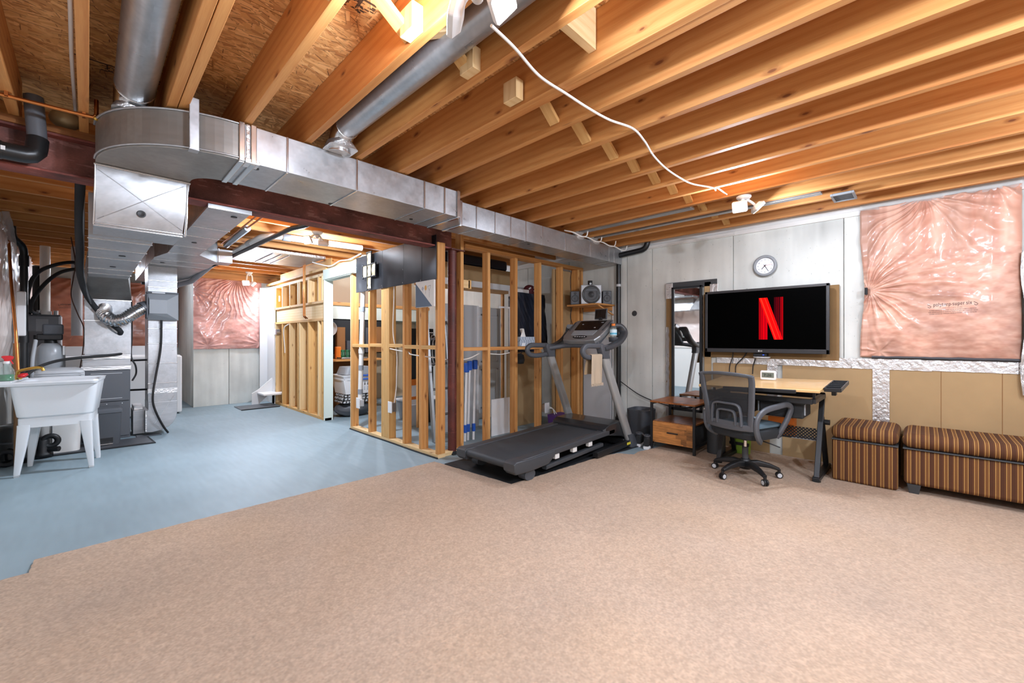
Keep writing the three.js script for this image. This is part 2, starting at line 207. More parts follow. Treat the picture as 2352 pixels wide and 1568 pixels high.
// ------------------------------------------------------------------ materials
const std = o => new THREE.MeshStandardMaterial({ roughness: 0.6, ...o });
const phy = o => new THREE.MeshPhysicalMaterial({ roughness: 0.6, ...o });
const M = {
  joist: [0xf2dcc2, 0xead2b6, 0xf8e4cc].map(c => std({ map: TX.wood, color: c, roughness: 0.62 })),
  stud: [0xfaecd8, 0xfff4e4, 0xf4e2c8].map(c => std({ map: TX.wood, color: c, roughness: 0.65 })),
  pale: std({ map: TX.pale, roughness: 0.7 }), paleTan: std({ map: TX.pale, color: 0xecd8b8, roughness: 0.7 }),
  osb: std({ map: TX.osb, color: 0xfff4e8, roughness: 0.75 }), osbDark: std({ map: TX.osb, color: 0xb89878, roughness: 0.8 }),
  carpet: std({ map: TX.carpet, bumpMap: TX.carpetB, bumpScale: 0.004, roughness: 1 }),
  slab: std({ map: TX.slab, bumpMap: TX.slabB, bumpScale: 0.0015, roughness: 0.55 }),
  conc: std({ map: TX.conc, bumpMap: TX.concB, bumpScale: 0.003, roughness: 0.85 }),
  galv: std({ map: TX.galv, roughnessMap: TX.galvR, bumpMap: TX.galvB, bumpScale: 0.006, metalness: 0.7, roughness: 1 }),
  galvDull: std({ map: TX.galv, color: 0xcfc8be, roughnessMap: TX.galvR, bumpMap: TX.galvB, bumpScale: 0.006, metalness: 0.6, roughness: 1.2 }),
  bright: std({ color: 0xd4d6d8, metalness: 1, roughness: 0.22 }),
  foil: std({ color: 0xdedede, metalness: 0.9, roughness: 0.34, bumpMap: TX.foilB, bumpScale: 0.0025 }),
  chrome: std({ color: 0xdadada, metalness: 1, roughness: 0.1 }),
  zinc: std({ color: 0x9fa3a6, metalness: 1, roughness: 0.4 }),
  beam: std({ map: TX.rust, roughness: 0.75 }), flange: std({ map: TX.rust, color: 0xffd8d4, roughness: 0.7 }), redPost: std({ map: TX.rust, color: 0xc8988e, roughness: 0.5 }),
  copper: std({ color: 0xc07a45, metalness: 1, roughness: 0.35 }), brass: std({ color: 0xc9a14e, metalness: 1, roughness: 0.35 }), brownPipe: std({ color: 0x8f6c4c, metalness: 0.5, roughness: 0.5 }),
  abs: std({ color: 0x1c1e20, roughness: 0.35 }), rubber: std({ color: 0x1d1f22, roughness: 0.7 }), foam: std({ color: 0x232528, roughness: 0.85 }), pvc: std({ color: 0xe6e6e2, roughness: 0.4 }), greyPvc: std({ color: 0x8c9299, roughness: 0.5 }),
  white: std({ color: 0xe6e6e6, roughness: 0.45 }), whiteMatt: std({ color: 0xdedcd8, roughness: 0.8 }), drywall: std({ color: 0xe2e0da, roughness: 0.9 }), beige: std({ color: 0xcbb89c, roughness: 0.9 }), green: std({ color: 0xd2dcd2, roughness: 0.85 }),
  tub: phy({ color: 0xd8dcdf, roughness: 0.35, clearcoat: 0.3 }), black: std({ color: 0x17181a, roughness: 0.45 }), blackMatt: std({ color: 0x202224, roughness: 0.8 }), blackGloss: phy({ color: 0x101114, roughness: 0.25, clearcoat: 0.5 }),
  charcoal: std({ color: 0x4a4d52, roughness: 0.5 }), grey: std({ color: 0x8d9195, roughness: 0.5 }), lightGrey: std({ color: 0xc3c6c9, roughness: 0.5 }), furnace: std({ color: 0x5c5f64, roughness: 0.45 }), heater: std({ color: 0x75777c, roughness: 0.5 }),
  softener: phy({ color: 0xa3a7ab, roughness: 0.3, clearcoat: 0.4 }), silver: std({ color: 0x9a9b9c, metalness: 0.6, roughness: 0.38 }), silverTube: std({ color: 0xa9abaa, metalness: 0.35, roughness: 0.4 }),
  belt: std({ color: 0x33373b, roughness: 0.62 }), frame: std({ color: 0x3d4044, roughness: 0.4 }), hood: phy({ color: 0x26282b, roughness: 0.3, clearcoat: 0.4 }),
  card: std({ map: TX.card, roughness: 0.85 }), cardDark: std({ map: TX.card, color: 0xc8a583, roughness: 0.85 }), tanBoard: std({ map: TX.card, color: 0xc4b8a4, roughness: 0.8 }), navy: phy({ color: 0x1c2536, roughness: 0.4, clearcoat: 0.3 }),
  panel: phy({ color: 0x303237, metalness: 0.6, roughness: 0.3, bumpMap: TX.galvB, bumpScale: 0.01 }),
  stripe: std({ map: TX.stripe, roughness: 0.85 }), leg: std({ color: 0x3c3e40, roughness: 0.6 }),
  rustic: std({ map: TX.rustic, roughness: 0.5 }), rusticTop: std({ map: TX.rustic, color: 0xc8b09a, roughness: 0.35 }), bamboo: phy({ map: TX.bamboo, roughness: 0.35, clearcoat: 0.25 }),
  deskMetal: std({ color: 0x26282b, metalness: 0.3, roughness: 0.4 }), chair: std({ color: 0x54575c, roughness: 0.4 }), chairDark: std({ color: 0x2a2c30, roughness: 0.5 }), seat: std({ color: 0x26292c, roughness: 0.95, bumpMap: TX.cloth, bumpScale: 0.002 }),
  mesh: std({ color: 0x2c2e31, alphaMap: TX.net, transparent: true, roughness: 0.8, side: THREE.DoubleSide }), perf: std({ color: 0x1d1f21, alphaMap: TX.perf, alphaTest: 0.5, roughness: 0.5, metalness: 0.3, side: THREE.DoubleSide }),
  glass: phy({ color: 0xffffff, transmission: 1, roughness: 0.03, thickness: 0 }), mirror: std({ color: 0xf0f2f2, metalness: 1, roughness: 0.02 }),
  clear: phy({ color: 0xeef6f4, transmission: 0.9, roughness: 0.08, thickness: 0, side: THREE.DoubleSide }), poly: phy({ color: 0xf0f0ee, transmission: 0.75, roughness: 0.25, thickness: 0, side: THREE.DoubleSide }), greenLiquid: phy({ color: 0x0c7a4c, roughness: 0.15, clearcoat: 0.6 }),
  red: std({ color: 0xd0222a, roughness: 0.4 }), orange: std({ color: 0xe07820, roughness: 0.5 }), blue: std({ color: 0x2a5fc0, roughness: 0.4 }), lime: std({ color: 0x8fb83c, roughness: 0.6 }), purple: std({ color: 0x53307a, roughness: 0.6 }),
  towel: std({ color: 0xd9c4a8, roughness: 1, bumpMap: TX.cloth, bumpScale: 0.003, side: THREE.DoubleSide }), towelDark: std({ color: 0xa98f6e, roughness: 1, bumpMap: TX.cloth, bumpScale: 0.003, side: THREE.DoubleSide }),
  cream: std({ color: 0xb9a67c, metalness: 0.3, roughness: 0.45 }), yellow: std({ color: 0xe0d040, roughness: 0.5 }), wire: std({ color: 0xece9e2, roughness: 0.5 }), blackWire: std({ color: 0x1b1a1a, roughness: 0.6 }), brownWire: std({ color: 0x4a2e22, roughness: 0.6 }),
};

// ------------------------------------------------------------------ the room
const XL = -0.62, XR = 4.82, ZF = 1.25, ZB = -8.8, ZBL = -10.4, JB = 2.32, JT = 2.555;
{ // floor and carpet
  const f = structure('floor', 'blue-grey painted concrete basement floor');
  part(f, 'slab', bx(XL - 0.2, XR + 0.2, -0.12, 0, ZBL - 0.2, ZF + 0.2, 0, [0, 0]), M.slab);
  const edge = [], pts = [[XL, -3.12], [-0.204, -3.125], [-0.196, -3.292], [0.9, -3.278], [2.272, -3.255], [2.30, -2.90], [2.345, -2.318], [3.0, -2.272], [3.56, -2.24], [3.73, -2.18], [3.80, -2.045], [3.94, -2.063], [4.17, -2.013], [4.5, -1.98], [XR - 0.005, -1.95], [XR - 0.005, ZF - 0.005], [XL, ZF - 0.005]];
  pts.forEach((p, i) => { const q = pts[(i + 1) % pts.length], L = Math.hypot(q[0] - p[0], q[1] - p[1]), n = i < 14 ? Math.max(1, Math.round(L / 0.03)) : 1; for (let k = 0; k < n; k++) edge.push([mix(p[0], q[0], k / n) + (k ? rr(-0.0035, 0.0035) : 0), mix(p[1], q[1], k / n) + (k ? rr(-0.0035, 0.0035) : 0)]); });
  solo('carpet', prism(edge, 0.0005, 0.014), M.carpet, 'large beige pile carpet laid over the blue floor with a ragged cut edge', 'carpet');
}
{ // ceiling: subfloor panels, joists, bridging
  const c = structure('ceiling', 'open basement ceiling of timber joists under chipboard panels');
  part(c, 'subfloor_cover', bx(XL - 0.2, XR + 0.2, JT + 0.02, JT + 0.12, ZBL - 0.2, ZF + 0.2), M.osbDark);
  const zs = [ZBL, -9.3, -8.08, -6.86, -5.64, -4.42, -3.2, -1.98, -0.76, 0.46, ZF];
  for (let i = 0; i < zs.length - 1; i++) for (const [a, b] of (i % 2 ? [[XL, 0.6], [0.6, 3.04], [3.04, XR]] : [[XL, 1.82], [1.82, 4.26], [4.26, XR]])) { const g = new THREE.BoxGeometry(b - a - 0.004, 0.018, zs[i + 1] - zs[i] - 0.004); uvm(g, ro(), 0); g.translate((a + b) / 2, JT + 0.009 + rr(0, 0.002), (zs[i] + zs[i + 1]) / 2); part(c, 'subfloor_panel', g, M.osb); }
  const J = [[-0.555], [-0.252], [0.003], [0.355, 2], [0.624], [0.934], [1.243], [1.589, 2], [1.849], [2.155], [2.472], [2.768], [3.086], [3.402], [3.715], [4.043], [4.347], [4.69]];
  J.forEach(([x, n = 1], i) => { for (let k = 0; k < n; k++) { const x1 = x - k * 0.042, dy = rr(-0.003, 0.003); part(c, 'joist', bx(x1 - 0.038, x1, JB + dy, JT, -3.5 + rr(-0.03, 0.03), ZF - 0.01, 0.002), M.joist[(i * 2 + k) % 3]); } });
  for (let i = 0; i < 17; i++) { const z = -3.84 - i * 0.4065; if (z < ZBL + 0.3) break; part(c, 'joist', bx(XL, XR, JB + rr(-0.002, 0.002), JT, z - 0.038, z, 0.002), M.joist[i % 3]); }
  // diagonal cross bridging along one line
  for (let i = 2; i < J.length - 1; i++) {
    const a = J[i][0], b = J[i + 1][0] - 0.038 * (J[i + 1][1] || 1); if (b - a < 0.15) continue; if (i === 6 || i === 3) continue;
    part(c, 'bridging_strut', bar([a, JB + 0.035, -1.385], [b, JT - 0.03, -1.385], 0.06, 0.02), M.pale); part(c, 'bridging_strut', bar([a, JT - 0.03, -1.45], [b, JB + 0.03, -1.45], 0.06, 0.02), M.paleTan);
  }
  part(c, 'blocking', bx(1.245, 1.505, JB + 0.06, JT, -1.02, -0.985), M.pale);
  // broken block ends nailed on the joists
  for (const [x, z] of [[0.597, -1.42], [0.9, -1.40], [1.21, -1.42], [1.50, -1.44]]) part(c, 'block_end', bx(x, x - 0.05, JB + 0.01, JB + 0.11, z - 0.05, z + 0.04, 0.003), M.pale);
  part(c, 'joist_plate', bx(XL, 2.62, 2.282, 2.32, -3.52, -3.36, 0.002), std({ map: TX.wood, color: 0xa08468, roughness: 0.8 }));
  part(c, 'rim_board', bx(XL, XR, 2.2, 2.32, ZB - 0.1, ZB + 0.02), M.joist[1]);
}
{ // television wall: poured concrete in form panels, painted sill board on top
  const w = structure('wall_right', 'poured concrete wall with form seams');
  part(w, 'wall_core', bx(XR + 0.02, XR + 0.25, -0.12, JT + 0.1, ZBL - 0.2, ZF + 0.2), M.conc);
  const zs = [ZBL, -7.7, -6.9, -6.1, -5.3, -4.4, -3.6, -2.691, -2.352, -1.442, -0.515, 0.39, ZF];
  for (let i = 0; i < zs.length - 1; i++) part(w, 'concrete_panel', bx(XR + rr(0, 0.002), XR + 0.03, 0, 2.262, zs[i] + 0.003, zs[i + 1] - 0.003, 0.002, [i * 0.37, i * 0.21]), M.conc);
  part(w, 'sill_board', bx(XR - 0.02, XR + 0.05, 2.255, 2.30, ZBL, ZF, 0.003), M.whiteMatt);
  part(w, 'rim_board', bx(XR - 0.008, XR + 0.05, 2.30, JT, ZBL, ZF), M.whiteMatt);
  part(w, 'sill_plate', bx(XR - 0.035, XR - 0.022, 2.262, 2.29, ZBL, -1.42), M.whiteMatt);
}
// pink blankets under clear film: wrinkles run out from the fixings
function film(s, t, anchors, amp) {
  let d = 0; for (const [a, b, k, R] of anchors) { const dx = s - a, dy = t - b, r = Math.hypot(dx, dy) + 1e-4, th = Math.atan2(dy, dx) + 0.6 * (noise(s * 3 + a * 9, t * 3, 64, 64) - 0.5) + 0.08 * (noise(s * 11 + b * 5, t * 11, 64, 64) - 0.5); const w = Math.pow(0.5 + 0.5 * Math.sin(th * k + 3 * noise(r * 2 + 7, th * 2 + 20, 64, 64)), 2.5); d += w * (0.35 + 1.1 * noise(th * 2.3 + 40 + a * 3, r * 4 + b * 7, 64, 64)) * Math.exp(-r / R) * smooth(0, 0.12, r); }
  return amp * d + 0.012 * amp / 0.03 * fbm(s * 9 + 3, t * 9, 4);
}
function blanket(name, label, w, h, at, anchors, amp, mat, nu = 140, nv = 120) {
  const t = thing(name, label, 'insulation', 'pink insulation blankets under clear film');
  const bulge = (s, u) => 0.05 * Math.min(1, 6 * Math.min(s, 1 - s), 6 * Math.min(u, 1 - u)) ** 0.5;
  part(t, 'film', sheet(nu, nv, (s, u) => at(s * w, u * h, bulge(s, u) + film(s * w, u * h, anchors, amp)), 1, h / w), mat);
  return t;
}
{ // back wall, left return, left wall, wall behind the camera
  const b = structure('wall_back', 'poured concrete wall in two panels');
  part(b, 'concrete_panel', bx(1.25, 1.755, 0, 2.2, ZB - 0.25, ZB, 0.003, [0.2, 0.1]), M.conc); part(b, 'concrete_panel', bx(1.761, 2.5, 0, 2.2, ZB - 0.25, ZB + 0.001, 0.003, [1.2, 0.6]), M.conc);
  part(b, 'concrete_panel', bx(2.5, XR, 0, JT, ZB - 0.25, ZB, 0.003), M.conc);
  part(b, 'concrete_return', bx(1.25, 1.5, 0, 2.2, ZBL, ZB - 0.25), M.conc);
  part(b, 'concrete_panel', bx(XL, 1.25, 0, JT, ZBL - 0.2, ZBL), M.conc); part(b, 'header', bx(1.25, XR, 2.2, JT, ZB - 0.25, ZB - 0.1), M.joist[0]);
  const l = structure('wall_left', 'concrete wall under insulation'); part(l, 'concrete_panel', bx(XL - 0.2, XL, -0.12, JT + 0.1, ZBL - 0.2, ZF + 0.2), M.drywall);
  const f = structure('wall_front', 'plain wall behind the viewer'); part(f, 'concrete_panel', bx(XL - 0.2, XR + 0.2, -0.12, JT + 0.1, ZF, ZF + 0.2), M.drywall);
}
const polyText = (x, w, h, u, v, s, lines = 3) => { x.save(); x.translate(u * w, (1 - v) * h); x.rotate(-0.03); x.fillStyle = 'rgba(58,34,30,0.85)'; x.textAlign = 'center'; x.font = `bold ${Math.round(s)}px sans-serif`; x.fillText('polytarp-super six', 0, 0); x.font = `${Math.round(s * 0.36)}px sans-serif`; x.fillText('CGSB CAN/CGSB-51.34-M86', 0, s * 0.6); x.font = `bold ${Math.round(s * 0.3)}px sans-serif`; for (let i = 0; i < lines; i++) x.fillText(i % 2 ? 'THIS VAPOUR BARRIER IS MANUFACTURED TO MEET THE STANDARD ABOVE' : 'CE PARE-VAPEUR EST FABRIQUE SELON LA NORME CI-DESSUS INDIQUEE', 0, s * (1 + 0.38 * i)); for (const k of [-1, 1]) { x.strokeStyle = 'rgba(58,34,30,0.85)'; x.lineWidth = s * 0.12; x.beginPath(); x.arc(k * s * 5.2, -s * 0.2, s * 0.42, 0.3, 2.8); x.stroke(); x.beginPath(); x.moveTo(k * s * 5.2 - s * 0.5, -s * 0.5); x.lineTo(k * s * 5.2 + s * 0.3, -s * 0.1); x.stroke(); } x.restore(); };
function printedPink(prints, base = [228, 164, 138], w = 1536, h = 1024) {
  return ctex(w, h, (x) => {
    const id = x.createImageData(w, h); for (let j = 0; j < h; j++) for (let i = 0; i < w; i++) { const u = i / w, v = j / h, b = fbm(u * 5, v * 7, 4), f = fbm(u * 14 + 2, v * 30, 3), s = 1 + 0.34 * (b - 0.5) + 0.22 * (f - 0.5), k = 4 * (j * w + i); id.data[k] = clamp(base[0] * s, 0, 255); id.data[k + 1] = clamp((base[1] + 26 * (f - 0.5)) * s, 0, 255); id.data[k + 2] = clamp((base[2] + 30 * (f - 0.5)) * s, 0, 255); id.data[k + 3] = 255; } x.putImageData(id, 0, 0);
    for (const p of prints) polyText(x, w, h, ...p);
  });
}
{ // insulation beside the television, z from -0.36 on
  const w = 0.885, h = 1.30, y0 = 1.0, z0 = -0.37;
  const mat = phy({ map: printedPink([[0.60, 0.477, 42, 3]], [208, 158, 136]), roughness: 0.5, clearcoat: 0.45, clearcoatRoughness: 0.18, side: THREE.DoubleSide });
  const t = blanket('insulation_blanket', 'bright pink insulation blanket under clear film right of the television', w, h, (s, u, d) => [XR - 0.012 - d, y0 + u, z0 + s + 0.03 * smooth(0, 0.5, Math.abs(u - 0.58)) * (s < 0.02 ? -1 : 0)], [[0.03, 0.58, 22, 0.28], [0.37, 1.32, 22, 0.4], [0.75, 1.36, 14, 0.3], [0.1, 0.05, 7, 0.1]], 0.032, mat, 220, 220);
  part(t, 'film_edge', sheet(60, 4, (s, u) => [XR - 0.03 - 0.012 * fbm(s * 14, u * 3, 3), 2.27 + u * 0.11 + 0.01 * fbm(s * 10, 2, 2), z0 - 0.03 + s * (w + 0.03)]), M.poly); part(t, 'fixing', bx(XR - 0.075, XR - 0.05, 1.545, 1.605, -0.365, -0.345, 0.003), M.blackMatt);
  part(t, 'dark_edge', sheet(50, 5, (s, u) => [XR - 0.02 - 0.03 * Math.sin(u * PI), 0.985 + u * 0.03 + 0.006 * fbm(s * 14, 1, 3), z0 + 0.05 + s * (w - 0.06)]), M.charcoal);
  // far pink wall
  const m2 = phy({ map: printedPink([[0.06, 0.28, 15, 2], [0.52, 0.28, 15, 2], [1.0, 0.28, 15, 2]], [214, 158, 148], 1024, 1024), roughness: 0.45, clearcoat: 0.9, clearcoatRoughness: 0.14, side: THREE.DoubleSide });
  blanket('insulation_blanket', 'far pink insulation blanket on the back wall above two bare concrete panels', 1.02, 1.22, (s, u, d) => [1.245 + s, 0.985 + u, ZB + 0.012 + d], [[0.62, 1.26, 34, 0.5], [0.0, 1.0, 16, 0.25], [0.2, 0.05, 10, 0.2], [0.98, 0.1, 10, 0.2]], 0.028, m2, 170, 170);
  const m3 = phy({ map: printedPink([[0.62, 0.40, 10, 2], [0.2, 0.4, 10, 2]], [214, 140, 112], 1024, 512), roughness: 0.5, clearcoat: 0.6, clearcoatRoughness: 0.2, side: THREE.DoubleSide });
  blanket('insulation_blanket', 'orange-pink insulation blanket in the deep recess behind the furnace ducts', 1.85, 1.2, (s, u, d) => [XL + s, 0.99 + u, ZBL + 0.012 + d], [[0.5, 1.22, 14, 0.4], [1.4, 1.2, 12, 0.4]], 0.04, m3, 120, 60);
  const m4 = phy({ map: printedPink([[0.3, 0.45, 9, 3], [0.55, 0.45, 9, 3], [0.8, 0.45, 9, 3]], [232, 212, 202], 2048, 512), roughness: 0.45, clearcoat: 0.6, clearcoatRoughness: 0.18, side: THREE.DoubleSide });
  blanket('insulation_blanket', 'long pale pink insulation blanket along the left wall behind the white sink', 7.2, 1.36, (s, u, d) => [XL + 0.01 + d, 0.94 + u, -3.2 - s], [[0.8, 1.3, 20, 0.4], [1.6, 0.9, 22, 0.4], [2.9, 1.38, 16, 0.4], [4.2, 1.3, 14, 0.4], [5.4, 1.38, 14, 0.4], [6.4, 1.3, 14, 0.4]], 0.045, m4, 260, 80);
}
// ------------------------------------------------------------------ steel beam and post
{
  const t = thing('steel_beam', 'rust red steel I beam carrying the joists behind the silver duct', 'beam');
  const x0 = XL, x1 = 2.60, zc = -3.44, y0 = 2.062, y1 = 2.282;
  part(t, 'web', bx(x0, x1, y0 + 0.01, y1 - 0.01, zc - 0.012, zc + 0.012), M.beam); part(t, 'flange', bx(x0, x1, y0, y0 + 0.013, zc - 0.07, zc + 0.07, 0.003), M.flange); part(t, 'flange', bx(x0, x1, y1 - 0.013, y1, zc - 0.07, zc + 0.07, 0.003), M.flange);
  const p = thing('steel_post', 'rust red round steel post standing between timber studs at the corner', 'post');
  part(p, 'shaft', cyl([2.588, 0.01, -3.40], [2.588, 2.052, -3.40], 0.044, 0.044, 32), M.redPost); part(p, 'cap_plate', bx(2.53, 2.70, 2.05, 2.062, -3.47, -3.33, 0.002), M.redPost); part(p, 'base_plate', bx(2.55, 2.68, 0, 0.012, -3.465, -3.335, 0.002), M.blackMatt); part(p, 'base_collar', cyl([2.588, 0.012, -3.40], [2.588, 0.03, -3.40], 0.05, 0.046), M.blackMatt);
}
// ------------------------------------------------------------------ stud walls
const studMat = i => M.stud[i % 3];
{ // A: along z, faces the left
  const w = structure('wall_partition_left', 'open stud partition with nailed blocks'); const x0 = 2.372, x1 = 2.461;
  const S = [-5.247, -4.772, -4.453, -4.409, -4.365, -4.321, -3.989, -3.672, -3.384];
  S.forEach((z, i) => part(w, 'stud', bx(x0, x1, 0.038, 2.10, z, z + (i >= 2 && i <= 5 ? 0.0425 : 0.038), 0.002), i >= 2 && i <= 5 ? M.paleTan : studMat(i)));
  part(w, 'bottom_plate', bx(x0, x1, 0, 0.038, -5.25, -3.345, 0.002), M.pale); part(w, 'top_plate', bx(x0, x1, 2.10, 2.14, -6.1, -3.5, 0.002), M.pale); part(w, 'top_plate', bx(x0 + 0.003, x1, 2.14, 2.18, -6.1, -3.5, 0.002), M.pale);
  for (const [a, b, y] of [[-5.209, -4.772, 1.075], [-4.734, -4.453, 1.085], [-4.278, -3.989, 1.085], [-3.951, -3.672, 1.075], [-3.634, -3.384, 1.075]]) part(w, 'blocking', bx(x0, x1, y - 0.019, y + 0.019, a, b, 0.002), M.paleTan);
  part(w, 'floor_sealant', tube([[2.365, 0.006, -5.26], [2.36, 0.006, -4.8], [2.366, 0.007, -4.3], [2.36, 0.006, -3.8], [2.366, 0.006, -3.34]], 0.008, 60, 6), M.blackMatt);
}
{ // B: along x, faces the viewer
  const w = structure('wall_partition_front', 'open stud partition behind the treadmill'); const z0 = -3.45, z1 = -3.361; // front face
  const xr = [2.705, 3.075, 3.505, 3.93, 4.365, 4.70, 4.815];
  xr.forEach((x, i) => part(w, 'stud', bx(x - 0.038, x, 0.038, i === 0 ? 2.3 : 2.10, z0, z1, 0.002), studMat(i)));
  part(w, 'bottom_plate', bx(2.44, 4.82, 0, 0.038, z0, z1, 0.002), M.pale); part(w, 'top_plate', bx(2.735, 4.82, 2.10, 2.14, z0, z1, 0.002), M.stud[0]);
  for (let i = 0; i < 4; i++) part(w, 'blocking', bx(xr[i], xr[i + 1] - 0.038, 1.035, 1.072, z0, z1, 0.002), studMat(i + 1));
  part(w, 'end_board', bx(4.66, 4.70, 0, 2.1, -3.358, -3.34, 0.002), M.stud[1]);
  part(w, 'short_block', bx(2.735, 2.82, 1.69, 1.775, z0 + 0.01, z0 + 0.05, 0.002), M.pale); part(w, 'short_block', bx(2.80, 2.84, 1.685, 1.78, z0 + 0.012, z0 + 0.05, 0.002), M.paleTan);
}
{ // C: beside the stairs
  const w = structure('wall_partition_stair', 'stud wall with a header board beside the stairs'); const x0 = 2.35, x1 = 2.445;
  const S = [-8.254, -7.90, -7.52, -7.14, -7.07, -6.70, -6.30, -6.16];
  S.forEach((z, i) => { part(w, 'stud', bx(x0, x1, 0.038, 1.42, z, z + 0.038, 0.002), i % 2 ? M.paleTan : M.pale); part(w, 'cripple_stud', bx(x0, x1, 1.70, 2.06, z, z + 0.038, 0.002), i % 2 ? M.pale : M.paleTan); });
  part(w, 'bottom_plate', bx(x0, x1, 0, 0.038, -8.26, -6.03, 0.002), M.paleTan); part(w, 'header_board', bx(x0 + 0.02, x1, 1.45, 1.68, -8.254, -6.06, 0.002), M.pale);
  for (const y of [1.42, 1.675]) part(w, 'header_plate', bx(x0 - 0.004, x1, y, y + 0.035, -8.254, -6.06, 0.002), M.paleTan);
  part(w, 'top_plate', bx(x0, x1, 2.06, 2.10, -8.9, -6.0, 0.002), M.pale); part(w, 'top_plate', bx(x0, x1, 2.14, 2.18, -8.9, -6.0, 0.002), M.paleTan); part(w, 'end_post', bx(x0 + 0.001, x1, 0.0, 2.06, -6.10, -6.045, 0.002), M.paleTan);
  part(w, 'sheathing', bx(x1, x1 + 0.012, 0, 2.32, -8.3, -6.04), M.paleTan); part(w, 'door_jamb', bx(x0 - 0.012, x1 + 0.02, 0.0, 2.0, -6.044, -6.03, 0.002), M.green); part(w, 'door_header', bx(x0 - 0.015, x0 + 0.05, 1.995, 2.135, -6.06, -5.12, 0.002), M.green); part(w, 'door_header', bx(x0, x1, 1.985, 1.995, -6.03, -5.21, 0.002), M.green);
  part(w, 'door_jamb', bx(x0 + 0.022, x1, 0.0, 1.99, -5.262, -5.249, 0.002), M.pale);
}
{ // storage room and stair enclosure behind
  const s = structure('wall_storage_back', 'beige wall with a pale green bulkhead deep in the storage room');
  part(s, 'wall_board', bx(2.46, XR, 0, 2.32, -7.72, -7.6), M.beige); part(s, 'bulkhead', bx(2.46, XR, 1.50, 1.73, -7.6, -7.1, 0.002), M.green); part(s, 'bulkhead_plate', bx(2.46, XR, 1.73, 1.785, -7.6, -7.08, 0.002), M.stud[1]);
  const t = structure('wall_stair_side', 'white painted board at the foot of the stairs'); part(t, 'wall_board', bx(2.22, 2.34, 0, 2.1, ZB + 0.06, ZB + 0.1), M.white); part(t, 'wall_board', bx(2.34, 2.36, 0, 2.1, ZB + 0.1, -8.27), M.white);
}
RectAreaLightUniformsLib.init();
// ------------------------------------------------------------------ flood lights
const glow = std({ color: 0xffffff, emissive: 0xfff6ea, emissiveIntensity: 9, roughness: 0.4 });
function flood(f) {
  const t = thing('flood_light', f.label, 'light', undefined), [x, y, z] = f.at, lit = f.cd;
  part(t, 'base', lathe([[0, 0], [0.055, 0], [0.055, -0.012], [0.04, -0.03], [0, -0.032]].reverse(), x, y, z), M.white); part(t, 'sensor', new THREE.SphereGeometry(0.022, 20, 14).translate(x, y - 0.05, z), M.lightGrey);
  for (const [ox, oz, fx, fy, fz, share = 1] of f.heads) {
    const hx = x + ox, hz = z + oz, hy = y - (f.drop || 0.10), n = V(fx, fy, fz).normalize();
    part(t, 'arm', tube([[x + ox * 0.2, y - 0.028, z + oz * 0.2], [x + ox * 0.6, y - 0.06, z + oz * 0.6], [hx - n.x * 0.02, hy - n.y * 0.02, hz - n.z * 0.02]], 0.011, 10, 10), M.white);
    const h = new THREE.Group(); h.position.set(hx, hy, hz); h.lookAt(hx + n.x, hy + n.y, hz + n.z); h.name = 'head'; t.add(h);
    part(h, 'housing', loft([rrect(0.105, 0.085, 0.012).map(p => [p[0], p[1], 0.012]), rrect(0.11, 0.09, 0.012).map(p => [p[0], p[1], 0.006]), rrect(0.11, 0.09, 0.012).map(p => [p[0], p[1], -0.006]), rrect(0.07, 0.055, 0.01).map(p => [p[0], p[1], -0.03])]), M.white);
    part(h, 'lamp_panel', rb(0.096, 0.076, 0.003, 0.001, 0, 0, 0.0135), glow);
    h.updateMatrixWorld(true); const p = V(0, 0, 0.045).applyMatrix4(h.matrixWorld), L = new THREE.RectAreaLight(LAMP_COLOR, share * lit / (0.096 * 0.076), 0.096, 0.076); L.position.copy(V(0, 0, 0.018).applyMatrix4(h.matrixWorld)); L.lookAt(V(0, 0, 1).applyMatrix4(h.matrixWorld)); scene.add(L);
  }
}
FLOODS.forEach(flood);
{ // unseen bare bulb, placed out of view to light the storage room
  const t = thing('unseen_ceiling_bulb', 'unseen bare bulb on a round holder, placed to light the storage room', 'light'); const x = 3.3, y = 2.32, z = -6.35;
  part(t, 'holder', lathe([[0, 0], [0.055, 0], [0.05, -0.02], [0.022, -0.03], [0.02, -0.055], [0, -0.055]].reverse(), x, y, z), M.white); part(t, 'bulb', new THREE.SphereGeometry(0.032, 20, 14).scale(1, 1.15, 1).translate(x, y - 0.09, z), glow);
  const L = new THREE.PointLight(LAMP_COLOR, 2.6, 0, 2); L.position.set(x, y - 0.09, z); L.castShadow = true; L.shadow.radius = 1.5; scene.add(L);
}
